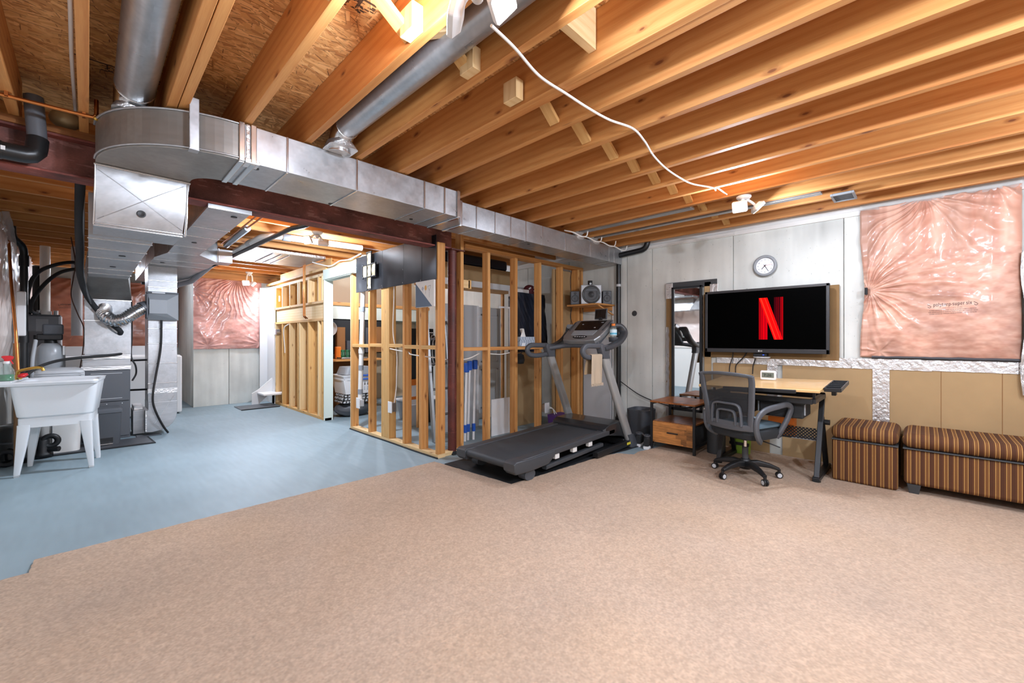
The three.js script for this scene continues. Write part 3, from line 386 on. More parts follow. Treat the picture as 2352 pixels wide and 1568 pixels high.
// ------------------------------------------------------------------ supply duct along the beam
const seamV = (x, y0, y1, z) => bx(x - 0.006, x + 0.006, y0, y1, z, z + 0.006, 0.002);
{
  const t = thing('supply_duct', 'long silver sheet metal duct with a curved elbow running under the joists', 'duct');
  const T = 2.312, B = 2.112;
  part(t, 'trunk', bx(0.575, 2.03, B, T, -3.01, -2.592, 0.003), M.galv);
  part(t, 'transition', prism([[2.03, -3.01], [2.03, -2.592], [2.17, -2.752], [2.17, -3.01]], B, T), M.galv);
  part(t, 'narrow_trunk', bx(2.17, 4.81, B, T - 0.004, -3.01, -2.758, 0.003), M.galv);
  // flat elbow: outer and inner curves
  const pts = []; const N = 22; for (let i = 0; i <= N; i++) { const a = PI / 2 * i / N; pts.push([0.575 - 0.548 * Math.sin(a), -3.15 + 0.558 * Math.cos(a)]); } pts.push([0.027, -3.205], [0.435, -3.205]); for (let i = 0; i <= 10; i++) { const a = PI / 2 * i / 10; pts.push([0.575 - 0.14 * Math.cos(a), -3.15 + 0.14 * Math.sin(a)]); }
  part(t, 'elbow', prism(pts, B, T, 0.003), M.galvDull);
  const rim = (y) => { const q = []; for (let i = 0; i <= 24; i++) { const a = PI / 2 * i / 24; q.push([0.575 - 0.552 * Math.sin(a), y, -3.15 + 0.562 * Math.cos(a)]); } return tube(q, 0.005, 60, 6); };
  part(t, 'elbow_rim', rim(B + 0.012), M.galv); part(t, 'elbow_rim', rim(T - 0.008), M.galv);
  // box that drops under the beam and runs back to the furnace
  part(t, 'drop_box', loft([[[0.02, 1.79, -3.60], [0.02, 1.79, -3.245], [0.405, 1.79, -3.245], [0.405, 1.79, -3.60]], [[0.021, 1.86, -3.55], [0.021, 1.86, -3.222], [0.41, 1.86, -3.222], [0.41, 1.86, -3.55]], [[0.022, 1.93, -3.50], [0.022, 1.93, -3.205], [0.417, 1.93, -3.205], [0.417, 1.93, -3.50]], [[0.024, 2.02, -3.42], [0.024, 2.02, -3.192], [0.427, 2.02, -3.192], [0.427, 2.02, -3.42]], [[0.027, B, -3.36], [0.027, B, -3.185], [0.435, B, -3.185], [0.435, B, -3.36]]], true, 0.4), M.galv);
  part(t, 'return_trunk', bx(0.0, 0.297, 1.785, 2.04, -5.95, -3.56, 0.003), M.galv);
  part(t, 'sloped_transition', loft([[[-0.005, 1.785, -5.95], [0.297, 1.785, -5.95], [0.297, 2.04, -5.95], [-0.005, 2.04, -5.95]], [[-0.03, 1.61, -6.66], [0.36, 1.61, -6.66], [0.36, 2.04, -7.3], [-0.03, 2.04, -7.3]]], true, 0.1), M.galvDull);
  part(t, 'plenum', bx(-0.03, 0.358, 0.98, 1.61, -7.3, -6.68, 0.003), M.galv);
  part(t, 'plenum_collar', [bx(-0.036, 0.362, 1.36, 1.375, -7.3, -6.672, 0.002), bx(-0.036, 0.362, 1.60, 1.62, -7.3, -6.668, 0.002)], M.bright);
  for (const y of [1.785, 1.80]) part(t, 'corner_seam', bx(0.018, 0.408, y - 0.004, y + 0.004, -3.255, -3.236, 0.003), M.bright);
  part(t, 'corner_seam', bx(0.02, 0.44, B - 0.012, B, -3.21, -3.178, 0.004), M.bright);
  for (const x of [0.027, 0.425]) part(t, 'edge_seam', tube([[x - 0.006, 1.79, -3.245], [x - 0.004, 1.86, -3.222], [x - 0.003, 1.93, -3.204], [x - 0.001, 2.02, -3.191], [x, B - 0.01, -3.184]], 0.005, 20, 6), M.bright);
  for (const s of [1, -1]) part(t, 'cross_break', tube([[0.22 - s * 0.185, 1.82, -3.2345], [0.22 - s * 0.09, 1.885, -3.2145], [0.22, 1.95, -3.2015], [0.22 + s * 0.09, 2.015, -3.1925], [0.22 + s * 0.185, 2.08, -3.187]], 0.002, 20, 5), M.galv);
  // seams, tape, straps, screws
  for (const x of [0.80, 1.21, 1.72, 1.90]) part(t, 'seam', [seamV(x, B, T, -2.592), bx(x - 0.006, x + 0.006, B - 0.005, B, -3.01, -2.592, 0.002)], M.bright);
  for (const x of [2.36, 2.58, 2.78, 2.99, 3.24, 3.62, 4.10, 4.5, 4.62]) part(t, 'seam', [bx(x - 0.004, x + 0.004, B, T - 0.006, -2.758, -2.753, 0.002), bx(x - 0.004, x + 0.004, B - 0.004, B, -3.01, -2.758, 0.002)], M.bright);
  for (const [x, z] of [[0.575, -2.59], [0.63, -2.59], [2.03, -2.59], [2.185, -2.756]]) part(t, 'drive_cleat', [bx(x - 0.014, x + 0.014, B - 0.004, T + 0.004, z, z + 0.01, 0.004), bx(x - 0.014, x + 0.014, B - 0.01, B, -3.005, z, 0.004)], M.bright);
  part(t, 'foil_tape', [bx(0.595, 0.612, B, T, -2.592, -2.586, 0.002), bx(0.59, 0.66, B - 0.007, B + 0.02, -2.66, -2.583, 0.004)], M.foil);
  part(t, 'strap', [bx(0.352, 0.392, B - 0.006, T + 0.05, -2.606, -2.588, 0.003), bx(0.352, 0.392, B - 0.008, B - 0.003, -2.64, -2.59)], M.galv);
  for (const [x, z] of [[0.66, -2.66], [1.8, -2.9], [3.1, -2.82], [1.2, -2.98]]) part(t, 'test_plug', cyl([x, B - 0.004, z], [x, B + 0.002, z], 0.014, 0.014, 16), M.black);
  part(t, 'test_plug', lathe([[0, 0], [0.014, 0.001], [0.019, 0.003], [0.021, 0]].reverse(), 0, 0, 0).rotateX(PI / 2).translate(0.215, 1.88, -3.214), M.black);
  for (const z of [-3.66, -4.05, -4.5, -5.2, -5.6]) part(t, 'seam', bx(-0.004, 0.301, 1.779, 1.786, z - 0.008, z + 0.008, 0.002), M.bright);
  for (const [x, z] of [[0.18, -4.3], [0.15, -5.0]]) part(t, 'test_plug', cyl([x, 1.781, z], [x, 1.786, z], 0.02, 0.02, 16), M.black);
  for (const x of [3.9, 4.22]) part(t, 'tape_wrap', new THREE.IcosahedronGeometry(0.05, 3).scale(1.9, 0.9, 1).translate(x, T + 0.0, -2.79), M.foil);
}
function roundDuct(label, x, y, z0, z1, r, elbowDir) {
  const t = thing('round_duct', label, 'duct', 'round ducts between the joists');
  const g = cyl([x, y, z0], [x, y, z1], r, r, 36, true); part(t, 'pipe', g, M.galv);
  for (const z of [z0 - 0.005, (z0 + z1) / 2]) part(t, 'joint_bead', new THREE.TorusGeometry(r + 0.001, 0.004, 8, 36).translate(x, y, z), M.bright);
  const c = []; for (let i = 0; i <= 6; i++) { const a = PI / 2 * i / 6; c.push([x, y - 0.12 * (1 - Math.cos(a)), z0 - 0.12 * Math.sin(a)]); }
  part(t, 'elbow', new THREE.TubeGeometry(new THREE.CatmullRomCurve3(c.map(p => V(...p))), 20, r, 30), M.bright); part(t, 'boot', loft([ringY(y - 0.108, 0.17, 0.14, 0.02, x, z0 - 0.10), ringY(y - 0.07, 0.15, 0.15, 0.07, x, z0 - 0.10)], true), M.foil);
  return t;
}
roundDuct('fat silver round duct between the joists above the curved duct elbow', 0.165, 2.42, -2.80, ZF - 0.05, 0.078);
roundDuct('silver round duct between the joists running up to the nearest flood light', 1.075, 2.415, -2.42, ZF - 0.05, 0.066);
function pannedDuct(label, x0, x1, z0, z1) { const t = thing('flat_duct', label, 'duct', 'flat metal ducts closing joist bays'); part(t, 'pan', bx(x0, x1, 2.325, 2.345, z0, z1, 0.004), M.galv); part(t, 'lip', bx(x0 - 0.004, x0 + 0.012, 2.318, 2.33, z0, z1, 0.003), M.galvDull); part(t, 'end_tape', new THREE.IcosahedronGeometry(0.07, 3).scale(1.3, 0.5, 0.8).translate((x0 + x1) / 2, 2.34, z0 - 0.05), M.foil); }
pannedDuct('flat silver duct in the joist bay further from the concrete wall', 3.73, 3.84, -2.66, -1.47); pannedDuct('flat silver duct in the joist bay nearest the concrete wall', 4.09, 4.17, -2.70, -0.58);
{ // return duct
  const t = thing('return_duct', 'wide silver return duct behind the beam with a tall drop to the floor', 'duct'); const B = 2.04;
  part(t, 'trunk', prism([[0.56, -3.38], [0.808, -3.38], [0.822, -5.42], [0.57, -5.5]], B, 2.055), M.galv);
  part(t, 'trunk_box', bx(0.572, 0.81, 2.05, 2.30, -5.5, -3.55), M.galvDull);
  part(t, 'wide_trunk', prism([[0.57, -5.5], [0.822, -5.42], [1.05, -5.82], [1.055, -8.45], [0.5, -8.45], [0.5, -5.9]], B, 2.3), M.galv);
  part(t, 'takeoff', [bx(0.99, 1.2, 2.052, 2.205, -6.05, -5.83, 0.003), bx(1.06, 1.07, 2.048, 2.21, -6.05, -5.822, 0.002)], M.galv);
  part(t, 'drop', bx(0.502, 0.776, 0.40, B, -6.98, -6.6, 0.003), M.galv);
  const q = [[0.502, 0.40], [0.776, 0.40], [0.776, 0.26], [0.765, 0.19], [0.735, 0.13], [0.69, 0.085], [0.62, 0.055], [0.54, 0.04], [0.48, 0.045], [0.48, 0.30], [0.502, 0.31]];
  part(t, 'boot', plate(q, 0.42, 0.004).translate(0, 0, -6.80), M.galv); part(t, 'filter_base', bx(0.375, 0.48, 0.02, 0.30, -7.1, -6.72, 0.003), M.galv); part(t, 'filter_base', bx(0.385, 0.47, 0.30, 0.345, -7.1, -6.78, 0.004), M.foil);
  for (const y of [0.62, 0.86, 1.1, 1.28, 1.78, 1.86]) part(t, 'seam', bx(0.498, 0.78, y, y + 0.01, -6.603, -6.594, 0.003), M.bright);
  part(t, 'foil_tape', bx(0.498, 0.78, 0.50, 0.56, -6.602, -6.595, 0.003), M.foil); part(t, 'foil_tape', bx(0.476, 0.492, 0.05, 0.31, -6.6, -6.585, 0.003), M.foil); part(t, 'diagonal_crease', bar([0.56, 0.14, -6.588], [0.745, 0.46, -6.588], 0.004, 0.004), M.bright);
  for (const z of [-4.05, -4.45, -5.0, -5.46, -6.0, -6.4]) part(t, 'seam', bx(z < -5.5 ? 0.5 : 0.566, z < -5.5 ? 1.05 : 0.815, B - 0.005, B + 0.001, z - 0.007, z + 0.007, 0.002), M.bright);
  part(t, 'end_trim', bx(0.556, 0.812, 2.03, 2.06, -3.385, -3.372, 0.002), M.bright);
  for (const [x, z] of [[0.74, -3.55], [0.68, -4.75], [0.6, -6.25]]) part(t, 'test_plug', cyl([x, B - 0.004, z], [x, B + 0.002, z], 0.02, 0.02, 16), M.black);
}
{ // flat metal panel closing joists past the flood light
  const t = thing('ceiling_duct', 'broad flat silver duct panel under the joists beside the far stud wall', 'duct');
  part(t, 'panel', bx(1.38, 2.34, 2.285, 2.30, -7.0, -6.0, 0.003), M.galv); part(t, 'taped_edge', bx(1.36, 2.34, 2.28, 2.318, -6.04, -5.98, 0.006), M.foil); for (const x of [1.7, 1.8, 1.9]) part(t, 'bend', bx(x, x + 0.02, 2.275, 2.29, -6.95, -6.1, 0.006), M.bright);
  const w = thing('duct_offcut', 'white painted sheet metal strip under the joists left of the curved duct elbow', 'duct'); part(w, 'strip', bx(-0.20, 0.0, 2.30, 2.316, -4.0, -3.86, 0.003), M.lightGrey);
}
// ------------------------------------------------------------------ furnace corner
{
  const t = thing('furnace', 'tall dark grey furnace cabinet under the silver plenum', 'furnace');
  part(t, 'cabinet', bx(-0.05, 0.35, 0.0, 0.80, -7.4, -6.69, 0.008), M.furnace); part(t, 'upper_door', bx(-0.044, 0.344, 0.44, 0.795, -6.69, -6.675, 0.006), M.furnace); part(t, 'lower_door', bx(-0.044, 0.344, 0.03, 0.43, -6.69, -6.675, 0.006), M.furnace);
  part(t, 'collar', [bx(-0.058, 0.36, 0.80, 0.85, -7.4, -6.672, 0.004)], M.foil); part(t, 'collar', bx(-0.045, 0.352, 0.85, 0.925, -7.4, -6.685, 0.003), M.galv); part(t, 'collar', bx(-0.05, 0.356, 0.925, 0.98, -7.4, -6.678, 0.004), M.foil);
  for (const y of [0.76, 0.47]) part(t, 'grille_slot', bx(0.02, 0.28, y, y + 0.006, -6.676, -6.672), M.lightGrey); for (const x of [0.15, 0.28]) part(t, 'screw', cyl([x, 0.41, -6.676], [x, 0.41, -6.672], 0.005), M.white);
  const h = thing('humidifier', 'grey wedge-faced humidifier box on the tall silver drop', 'humidifier');
  part(h, 'housing', loft([[[0.49, 1.385, -6.6], [0.775, 1.385, -6.6], [0.775, 1.7, -6.6], [0.49, 1.7, -6.6]], [[0.49, 1.385, -6.52], [0.775, 1.385, -6.50], [0.775, 1.7, -6.5], [0.49, 1.7, -6.52]], [[0.50, 1.46, -6.42], [0.66, 1.46, -6.42], [0.66, 1.62, -6.42], [0.50, 1.62, -6.42]]], true, 0.1), M.grey);
  part(h, 'lid', bx(0.48, 0.78, 1.70, 1.722, -6.6, -6.5, 0.006), M.charcoal); part(h, 'label_strip', bx(0.53, 0.65, 1.702, 1.716, -6.499, -6.496), M.lightGrey); part(h, 'flange', bx(0.474, 0.492, 1.40, 1.69, -6.6, -6.42, 0.006), M.charcoal);
  const f = thing('flexible_hose', 'crinkled silver flexible hose from the plenum to the grey humidifier', 'hose');
  const fp = [[0.135, 1.51, -6.70], [0.128, 1.45, -6.58], [0.15, 1.40, -6.51], [0.21, 1.365, -6.47], [0.285, 1.385, -6.44], [0.37, 1.46, -6.45], [0.48, 1.54, -6.5]], fc = new THREE.CatmullRomCurve3(fp.map(p => V(...p))), rings = [];
  for (let i = 0; i <= 108; i++) { const u = i / 108, p = fc.getPointAt(u), d = fc.getTangentAt(u), s = d.clone().cross(V(0, 0, 1)).normalize(), k = s.clone().cross(d), r = 0.062 + 0.006 * (i % 4 < 2 ? 1 : -1); const ring = []; for (let j = 0; j < 18; j++) { const a = j / 18 * 2 * PI; ring.push(p.clone().addScaledVector(s, r * Math.cos(a)).addScaledVector(k, r * Math.sin(a)).toArray()); } rings.push(ring); }
  part(f, 'corrugated_sleeve', loft(rings, true, 0.9), M.bright); part(f, 'cuff', cyl([0.43, 1.515, -6.48], [0.485, 1.54, -6.50], 0.07, 0.07, 24), M.charcoal);
  solo('drain_hose', tube([[0.619, 1.385, -6.52], [0.614, 1.044, -6.56], [0.565, 0.70, -6.53], [0.54, 0.52, -6.5], [0.54, 0.40, -6.5], [0.573, 0.269, -6.51], [0.645, 0.09, -6.56], [0.688, 0.012, -6.60]], 0.011, 80, 10), M.blackWire, 'thin black hose hanging from the grey humidifier down to the floor', 'hose');
  solo('refrigerant_line', tube([[-0.031, 2.30, -3.75], [-0.045, 2.05, -4.4], [-0.052, 1.944, -5.2], [-0.050, 1.751, -5.9], [0.032, 1.55, -6.55], [0.158, 1.358, -6.62], [0.265, 1.25, -6.65], [0.262, 1.22, -6.69]], 0.026, 90, 12), M.foam, 'thick black foam covered line curving down the front of the silver plenum', 'pipe');
  solo('liquid_line', tube([[-0.02, 2.30, -3.75], [-0.025, 2.04, -4.4], [-0.03, 1.945, -5.2], [-0.028, 1.752, -5.9], [0.046, 1.50, -6.59], [0.166, 1.29, -6.66], [0.25, 1.205, -6.69]], 0.008, 80, 8), M.zinc, 'thin grey metal line strapped below the thick black foam line', 'pipe');
  solo('condensate_hose', tube([[-0.45, 0.742, -5.72], [-0.397, 0.83, -5.9], [-0.31, 0.902, -6.2], [-0.169, 0.944, -6.45], [0.06, 0.965, -6.6], [0.20, 0.975, -6.64], [0.275, 0.985, -6.69]], 0.015, 70, 10), M.blackWire, 'black hose arching from the sink to the base of the plenum', 'hose');
  solo('thermostat_wire', tube([[-0.135, 2.3, -6.8], [-0.10, 2.0, -6.8], [-0.118, 1.835, -6.8], [-0.132, 1.638, -6.8], [-0.084, 1.445, -6.78], [-0.036, 1.287, -6.74], [-0.04, 1.05, -6.74], [-0.067, 0.808, -6.74]], 0.006, 80, 6), M.brownWire, 'thin dark wire dangling left of the silver plenum', 'wire');
  for (const [y, l] of [[0.895, 'upper'], [0.535, 'lower']]) solo('conduit', cyl([0.35, y, -6.9], [0.505, y + 0.01, -6.75], 0.012, 0.012, 12), M.blackWire, `short ${l} black conduit between the furnace and the silver drop`, 'pipe');
  solo('power_cable', tube([[0.365, 1.62, -6.78], [0.368, 1.2, -6.78], [0.366, 0.93, -6.78], [0.40, 0.84, -6.76], [0.405, 0.74, -6.76], [0.37, 0.66, -6.74]], 0.009, 60, 8), M.blackWire, 'black cord down the right edge of the silver plenum', 'cord');
  // trash bin with a pedal
  const b = thing('pedal_bin', 'dark grey rectangular pedal bin standing before the furnace', 'bin');
  part(b, 'body', loft([ringY(0.0, 0.235, 0.26, 0.02, 0.13, -6.42), ringY(0.36, 0.26, 0.3, 0.03, 0.13, -6.42)]), M.charcoal); part(b, 'lid', loft([ringY(0.36, 0.275, 0.315, 0.03, 0.13, -6.42), ringY(0.385, 0.28, 0.32, 0.03, 0.13, -6.42), ringY(0.405, 0.24, 0.28, 0.03, 0.13, -6.42)]), M.furnace);
  part(b, 'pedal_recess', bx(0.04, 0.19, 0.035, 0.10, -6.295, -6.285), M.black); part(b, 'pedal', bx(0.05, 0.19, 0.02, 0.035, -6.30, -6.25, 0.004), M.chrome);
  // brine tank
  const s = thing('brine_tank', 'white plastic salt tank with a ribbed grey lid behind the sink', 'tank');
  part(s, 'tank', loft([ringY(0.0, 0.28, 0.32, 0.05, -0.20, -6.35), ringY(0.76, 0.33, 0.36, 0.05, -0.20, -6.35)]), M.whiteMatt); part(s, 'lid', loft([ringY(0.75, 0.35, 0.38, 0.06, -0.20, -6.35), ringY(0.80, 0.35, 0.38, 0.06, -0.20, -6.35), ringY(0.84, 0.33, 0.36, 0.06, -0.20, -6.35), ringY(0.86, 0.22, 0.26, 0.06, -0.2, -6.35)]), M.lightGrey);
  for (let i = 0; i < 3; i++) part(s, 'lid_rib', bx(-0.37, -0.03, 0.77 + i * 0.02, 0.775 + i * 0.02, -6.163, -6.158, 0.002), M.grey); part(s, 'seam', bx(-0.255, -0.25, 0, 0.7, -6.19, -6.172), M.charcoal);
  const o = thing('water_softener', 'grey cylindrical softener tank with a black control head', 'water softener');
  part(o, 'tank', lathe([[0, 0], [0.11, 0], [0.115, 0.05], [0.115, 0.98], [0.105, 1.06], [0.07, 1.11], [0, 1.12]], -0.295, 0, -6.95, 40), M.softener); part(o, 'neck', cyl([-0.295, 1.10, -6.95], [-0.295, 1.16, -6.95], 0.06, 0.045), M.black);
  part(o, 'control_head', rb(0.16, 0.12, 0.14, 0.02, -0.275, 1.265, -6.93), M.charcoal); part(o, 'valve', [rb(0.2, 0.07, 0.12, 0.015, -0.30, 1.18, -6.94), cyl([-0.42, 1.18, -6.94], [-0.2, 1.18, -6.94], 0.022)], M.black); part(o, 'rating_label', bx(-0.20, -0.182, 0.98, 1.08, -6.93, -6.87), M.white); part(o, 'hose', tube([[-0.40, 1.15, -6.9], [-0.42, 0.95, -6.86], [-0.425, 0.7, -6.86], [-0.43, 0.4, -6.86]], 0.016, 30, 10), M.lightGrey);
  const h2 = thing('water_heater', 'dark grey water heater cabinet in the left corner with white flue pipe above', 'water heater');
  part(h2, 'cabinet', bx(-0.53, -0.25, 0.3, 1.44, -7.95, -7.6, 0.01), M.heater); part(h2, 'top', bx(-0.52, -0.24, 1.44, 1.455, -7.95, -7.6, 0.004), M.charcoal); part(h2, 'side_panel', bx(-0.25, -0.235, 0.3, 1.44, -7.95, -7.62, 0.003), M.lightGrey); part(h2, 'label_plate', bx(-0.44, -0.34, 1.25, 1.4, -7.602, -7.597), M.grey); part(h2, 'stand', bx(-0.5, -0.27, 0, 0.3, -7.9, -7.65, 0.004), M.black);
  for (const x of [-0.5, -0.42, -0.28]) part(h2, 'fitting', cyl([x, 1.45, -7.68], [x, 1.51, -7.68], 0.02), M.zinc);
  solo('flue_pipe', mg([cyl([-0.372, 1.45, -7.7], [-0.372, 2.30, -7.7], 0.045, 0.045, 24), cyl([-0.372, 1.455, -7.7], [-0.372, 1.50, -7.7], 0.055, 0.055, 24)]), M.pvc, 'white plastic flue pipe rising from the dark grey water heater', 'pipe');
  solo('flue_pipe', mg([cyl([-0.44, 1.45, -7.75], [-0.44, 2.05, -7.75], 0.04, 0.04, 20)]), M.abs, 'black flue pipe beside the white flue pipe', 'pipe');
  solo('vent_pipe', cyl([-0.098, 1.2, -7.5], [-0.098, 2.3, -7.5], 0.05, 0.05, 20), M.lightGrey, 'pale grey vent pipe left of the silver plenum', 'pipe');
  solo('foam_hose', tube([[-0.50, 1.46, -7.66], [-0.49, 1.58, -7.4], [-0.478, 1.68, -7.2], [-0.442, 1.842, -7.2], [-0.376, 1.948, -7.2], [-0.224, 2.043, -7.2], [-0.13, 2.075, -7.25], [-0.10, 2.08, -7.46]], 0.02, 50, 10), M.foam, 'upper black foam hose arching across the white flue pipe', 'hose');
  solo('foam_hose', tube([[-0.42, 1.46, -7.68], [-0.47, 1.5, -7.4], [-0.44, 1.63, -7.3], [-0.331, 1.838, -7.3], [-0.227, 1.952, -7.3], [-0.13, 2.0, -7.33], [-0.10, 2.01, -7.46]], 0.02, 50, 10), M.foam, 'lower black foam hose arching across the white flue pipe', 'hose');
  const k = thing('drain_pipe', 'black plastic drain pipe with an offset standing in the left corner', 'pipe'); part(k, 'pipe', pipe([[-0.54, 2.30, -6.55], [-0.54, 2.19, -6.55], [-0.47, 2.12, -6.68], [-0.47, 1.9, -6.7], [-0.47, 0.02, -6.7]], 0.03), M.abs); part(k, 'coupling', cyl([-0.47, 1.92, -6.7], [-0.47, 2.03, -6.7], 0.037, 0.037, 24), M.black); part(k, 'cleanout', cyl([-0.47, 1.12, -6.7], [-0.47, 1.24, -6.7], 0.036, 0.036, 24), M.black);
  solo('copper_pipe', pipe([[-0.545, 2.25, -6.3], [-0.50, 1.716, -6.0], [-0.455, 1.23, -5.78], [-0.43, 0.81, -5.68]], 0.011), M.copper, 'thin copper pipe leaning down the left wall to the sink tap', 'pipe');
  solo('waste_pipe', cyl([-0.445, 0.02, -5.76], [-0.455, 1.12, -5.82], 0.02, 0.02), M.brownPipe, 'brown stained pipe rising behind the sink tap', 'pipe');
  solo('pipe_cover', rb(0.07, 0.46, 0.03, 0.014, -0.485, 1.42, -6.62), M.white, 'white rounded plastic cover hanging left of the black drain pipe', 'cover');
  // washer and dryer far behind
  for (const [x0, x1, d, l] of [[-0.35, 0.12, 0, 'white laundry machine mostly hidden behind the softener tank'], [0.40, 1.03, 0.02, 'white laundry machine half hidden behind the tall silver drop']]) { const w = thing('laundry_machine', l, 'appliance', 'laundry machines behind the ducts'); part(w, 'body', bx(x0, x1, 0.02, 0.9, -8.95, -8.25, 0.02), M.white); part(w, 'control_panel', plate([[0, 0], [0.14, 0], [0.1, 0.15], [0, 0.15]], x1 - x0 - 0.02, 0.006).rotateY(-PI / 2).translate((x0 + x1) / 2, 0.9, -8.85), M.lightGrey); part(w, 'lid', bx(x0 + 0.02, x1 - 0.02, 0.895, 0.91, -8.7, -8.28, 0.006), M.white); for (const s of [x0 + 0.06, x1 - 0.06]) part(w, 'foot', cyl([s, 0, -8.3], [s, 0.02, -8.3], 0.02), M.black); }
  const m = thing('floor_mat', 'long black rubber mat under the sink and bin', 'mat', 'rubber floor mats'); part(m, 'pad', prism([[-0.42, -6.12], [0.53, -6.085], [0.50, -6.53], [-0.42, -6.55]], 0.001, 0.012, 0.004), M.rubber); part(m, 'border', prism([[-0.40, -6.14], [0.505, -6.11], [0.48, -6.50], [-0.40, -6.53]], 0.012, 0.015, 0.001), M.charcoal);
  const m2 = thing('floor_mat', 'small speckled grey mat beside the silver return boot', 'mat', 'rubber floor mats'); part(m2, 'pad', prism([[0.40, -6.56], [0.625, -6.56], [0.61, -6.7], [0.40, -6.7]], 0.001, 0.01, 0.003), M.charcoal);
  const m3 = thing('floor_mat', 'dark grey door mat at the foot of the stairs', 'mat', 'rubber floor mats'); part(m3, 'pad', prism([[1.74, -8.35], [1.74, -7.84], [2.30, -7.84], [2.30, -8.35]], 0.001, 0.012, 0.004), M.furnace); part(m3, 'border', prism([[1.735, -7.86], [1.735, -7.835], [2.305, -7.835], [2.305, -7.86]], 0.002, 0.015, 0.002), M.rubber);
}
{ // laundry sink
  const t = thing('laundry_sink', 'white plastic laundry sink on four tapered legs', 'sink'); t.userData.placed = true; place(t, -0.175, 0, -5.58, -7 * PI / 180);
  const W = 0.60, D = 0.52;
  part(t, 'basin', loft([ringY(0.48, 0.44, 0.38, 0.06, 0, 0, 6), ringY(0.50, 0.47, 0.42, 0.07, 0, 0, 6), ringY(0.77, 0.53, 0.47, 0.05, 0, 0, 6), ringY(0.79, 0.53, 0.47, 0.05, 0, 0, 6), ringY(0.79, 0.48, 0.40, 0.06, 0.01, 0, 6), ringY(0.55, 0.42, 0.34, 0.06, 0.01, 0, 6)]), M.tub);
  part(t, 'rim', loft([ringY(0.765, W, D, 0.04, -0.035, 0, 6), ringY(0.785, W + 0.012, D + 0.012, 0.045, -0.035, 0, 6), ringY(0.80, W, D, 0.04, -0.035, 0, 6), ringY(0.80, W - 0.06, D - 0.06, 0.04, 0.01, 0, 6), ringY(0.78, W - 0.10, D - 0.10, 0.05, 0.01, 0, 6)], false), M.tub); part(t, 'back_deck', bx(-W / 2 - 0.04, -W / 2 + 0.06, 0.795, 0.81, -D / 2 + 0.01, D / 2 - 0.01, 0.008), M.tub);
  part(t, 'apron', loft([ringY(0.405, 0.44, 0.40, 0.02), ringY(0.485, 0.44, 0.40, 0.02)]), M.tub);
  for (const sx of [-1, 1]) for (const sz of [-1, 1]) part(t, 'leg', loft([ringY(0.0, 0.032, 0.032, 0.008, sx * 0.222, sz * 0.20), ringY(0.03, 0.036, 0.034, 0.008, sx * 0.221, sz * 0.199), ringY(0.40, 0.078, 0.07, 0.012, sx * 0.185, sz * 0.17), ringY(0.43, 0.078, 0.07, 0.012, sx * 0.185, sz * 0.17)]), M.tub);
  for (const sx of [-1, 1]) part(t, 'foot_cap', rb(0.036, 0.02, 0.036, 0.006, sx * 0.222, 0.011, 0.20), M.foil);
  const f = thing('sink_tap', 'brass tap with a swan-neck spout and red handles on the sink', 'tap');
  part(f, 'spout', tube([[-0.43, 0.83, -5.62], [-0.425, 0.875, -5.6], [-0.38, 0.895, -5.56], [-0.31, 0.91, -5.52], [-0.285, 0.905, -5.51], [-0.275, 0.88, -5.505]], 0.012, 40, 12), M.brass); part(f, 'body', [cyl([-0.43, 0.805, -5.62], [-0.43, 0.845, -5.62], 0.02), cyl([-0.45, 0.825, -5.68], [-0.41, 0.825, -5.55], 0.013)], M.brass);
  for (const z of [-5.69, -5.53]) part(f, 'handle', lathe([[0, 0], [0.012, 0], [0.028, 0.012], [0.022, 0.03], [0, 0.032]], -0.40, 0.825, z, 10), M.red);
  const b = thing('spray_bottle', 'clear spray bottle of green cleaner with a red trigger on the sink corner', 'spray bottle'); const X = -0.475, Z = -5.42;
  part(b, 'bottle', lathe([[0.043, 0], [0.045, 0.005], [0.045, 0.075], [0.04, 0.095], [0.018, 0.13], [0.014, 0.15]], X, 0.81, Z, 28), M.clear); part(b, 'cleaner', lathe([[0, 0.003], [0.041, 0.003], [0.042, 0.006], [0.042, 0.055], [0, 0.055]], X, 0.81, Z, 28), M.greenLiquid); part(b, 'collar', cyl([X, 0.955, Z], [X, 0.975, Z], 0.018), M.white); part(b, 'trigger_head', loft([ringY(0.975, 0.024, 0.02, 0.006, X, Z), ringY(0.99, 0.05, 0.022, 0.006, X + 0.01, Z), ringY(1.012, 0.07, 0.022, 0.006, X + 0.005, Z), ringY(1.02, 0.04, 0.016, 0.004, X, Z)]), M.red); part(b, 'trigger', bar([X + 0.02, 0.985, Z], [X + 0.035, 0.95, Z], 0.012, 0.008), M.red);
  const v = thing('shop_vacuum', 'black canister vacuum under the left end of the sink', 'vacuum'); part(v, 'canister', lathe([[0, 0.02], [0.12, 0.02], [0.125, 0.06], [0.125, 0.30], [0.10, 0.36], [0, 0.38]], -0.47, 0, -6.05, 32), M.blackGloss); part(v, 'band', cyl([-0.47, 0.2, -6.05], [-0.47, 0.215, -6.05], 0.127, 0.127, 32), M.charcoal); part(v, 'caster', new THREE.TorusGeometry(0.06, 0.02, 10, 24).translate(-0.52, 0.08, -5.9), M.rubber); part(v, 'caster', cyl([-0.40, 0.0, -6.0], [-0.40, 0.04, -6.0], 0.03), M.rubber);
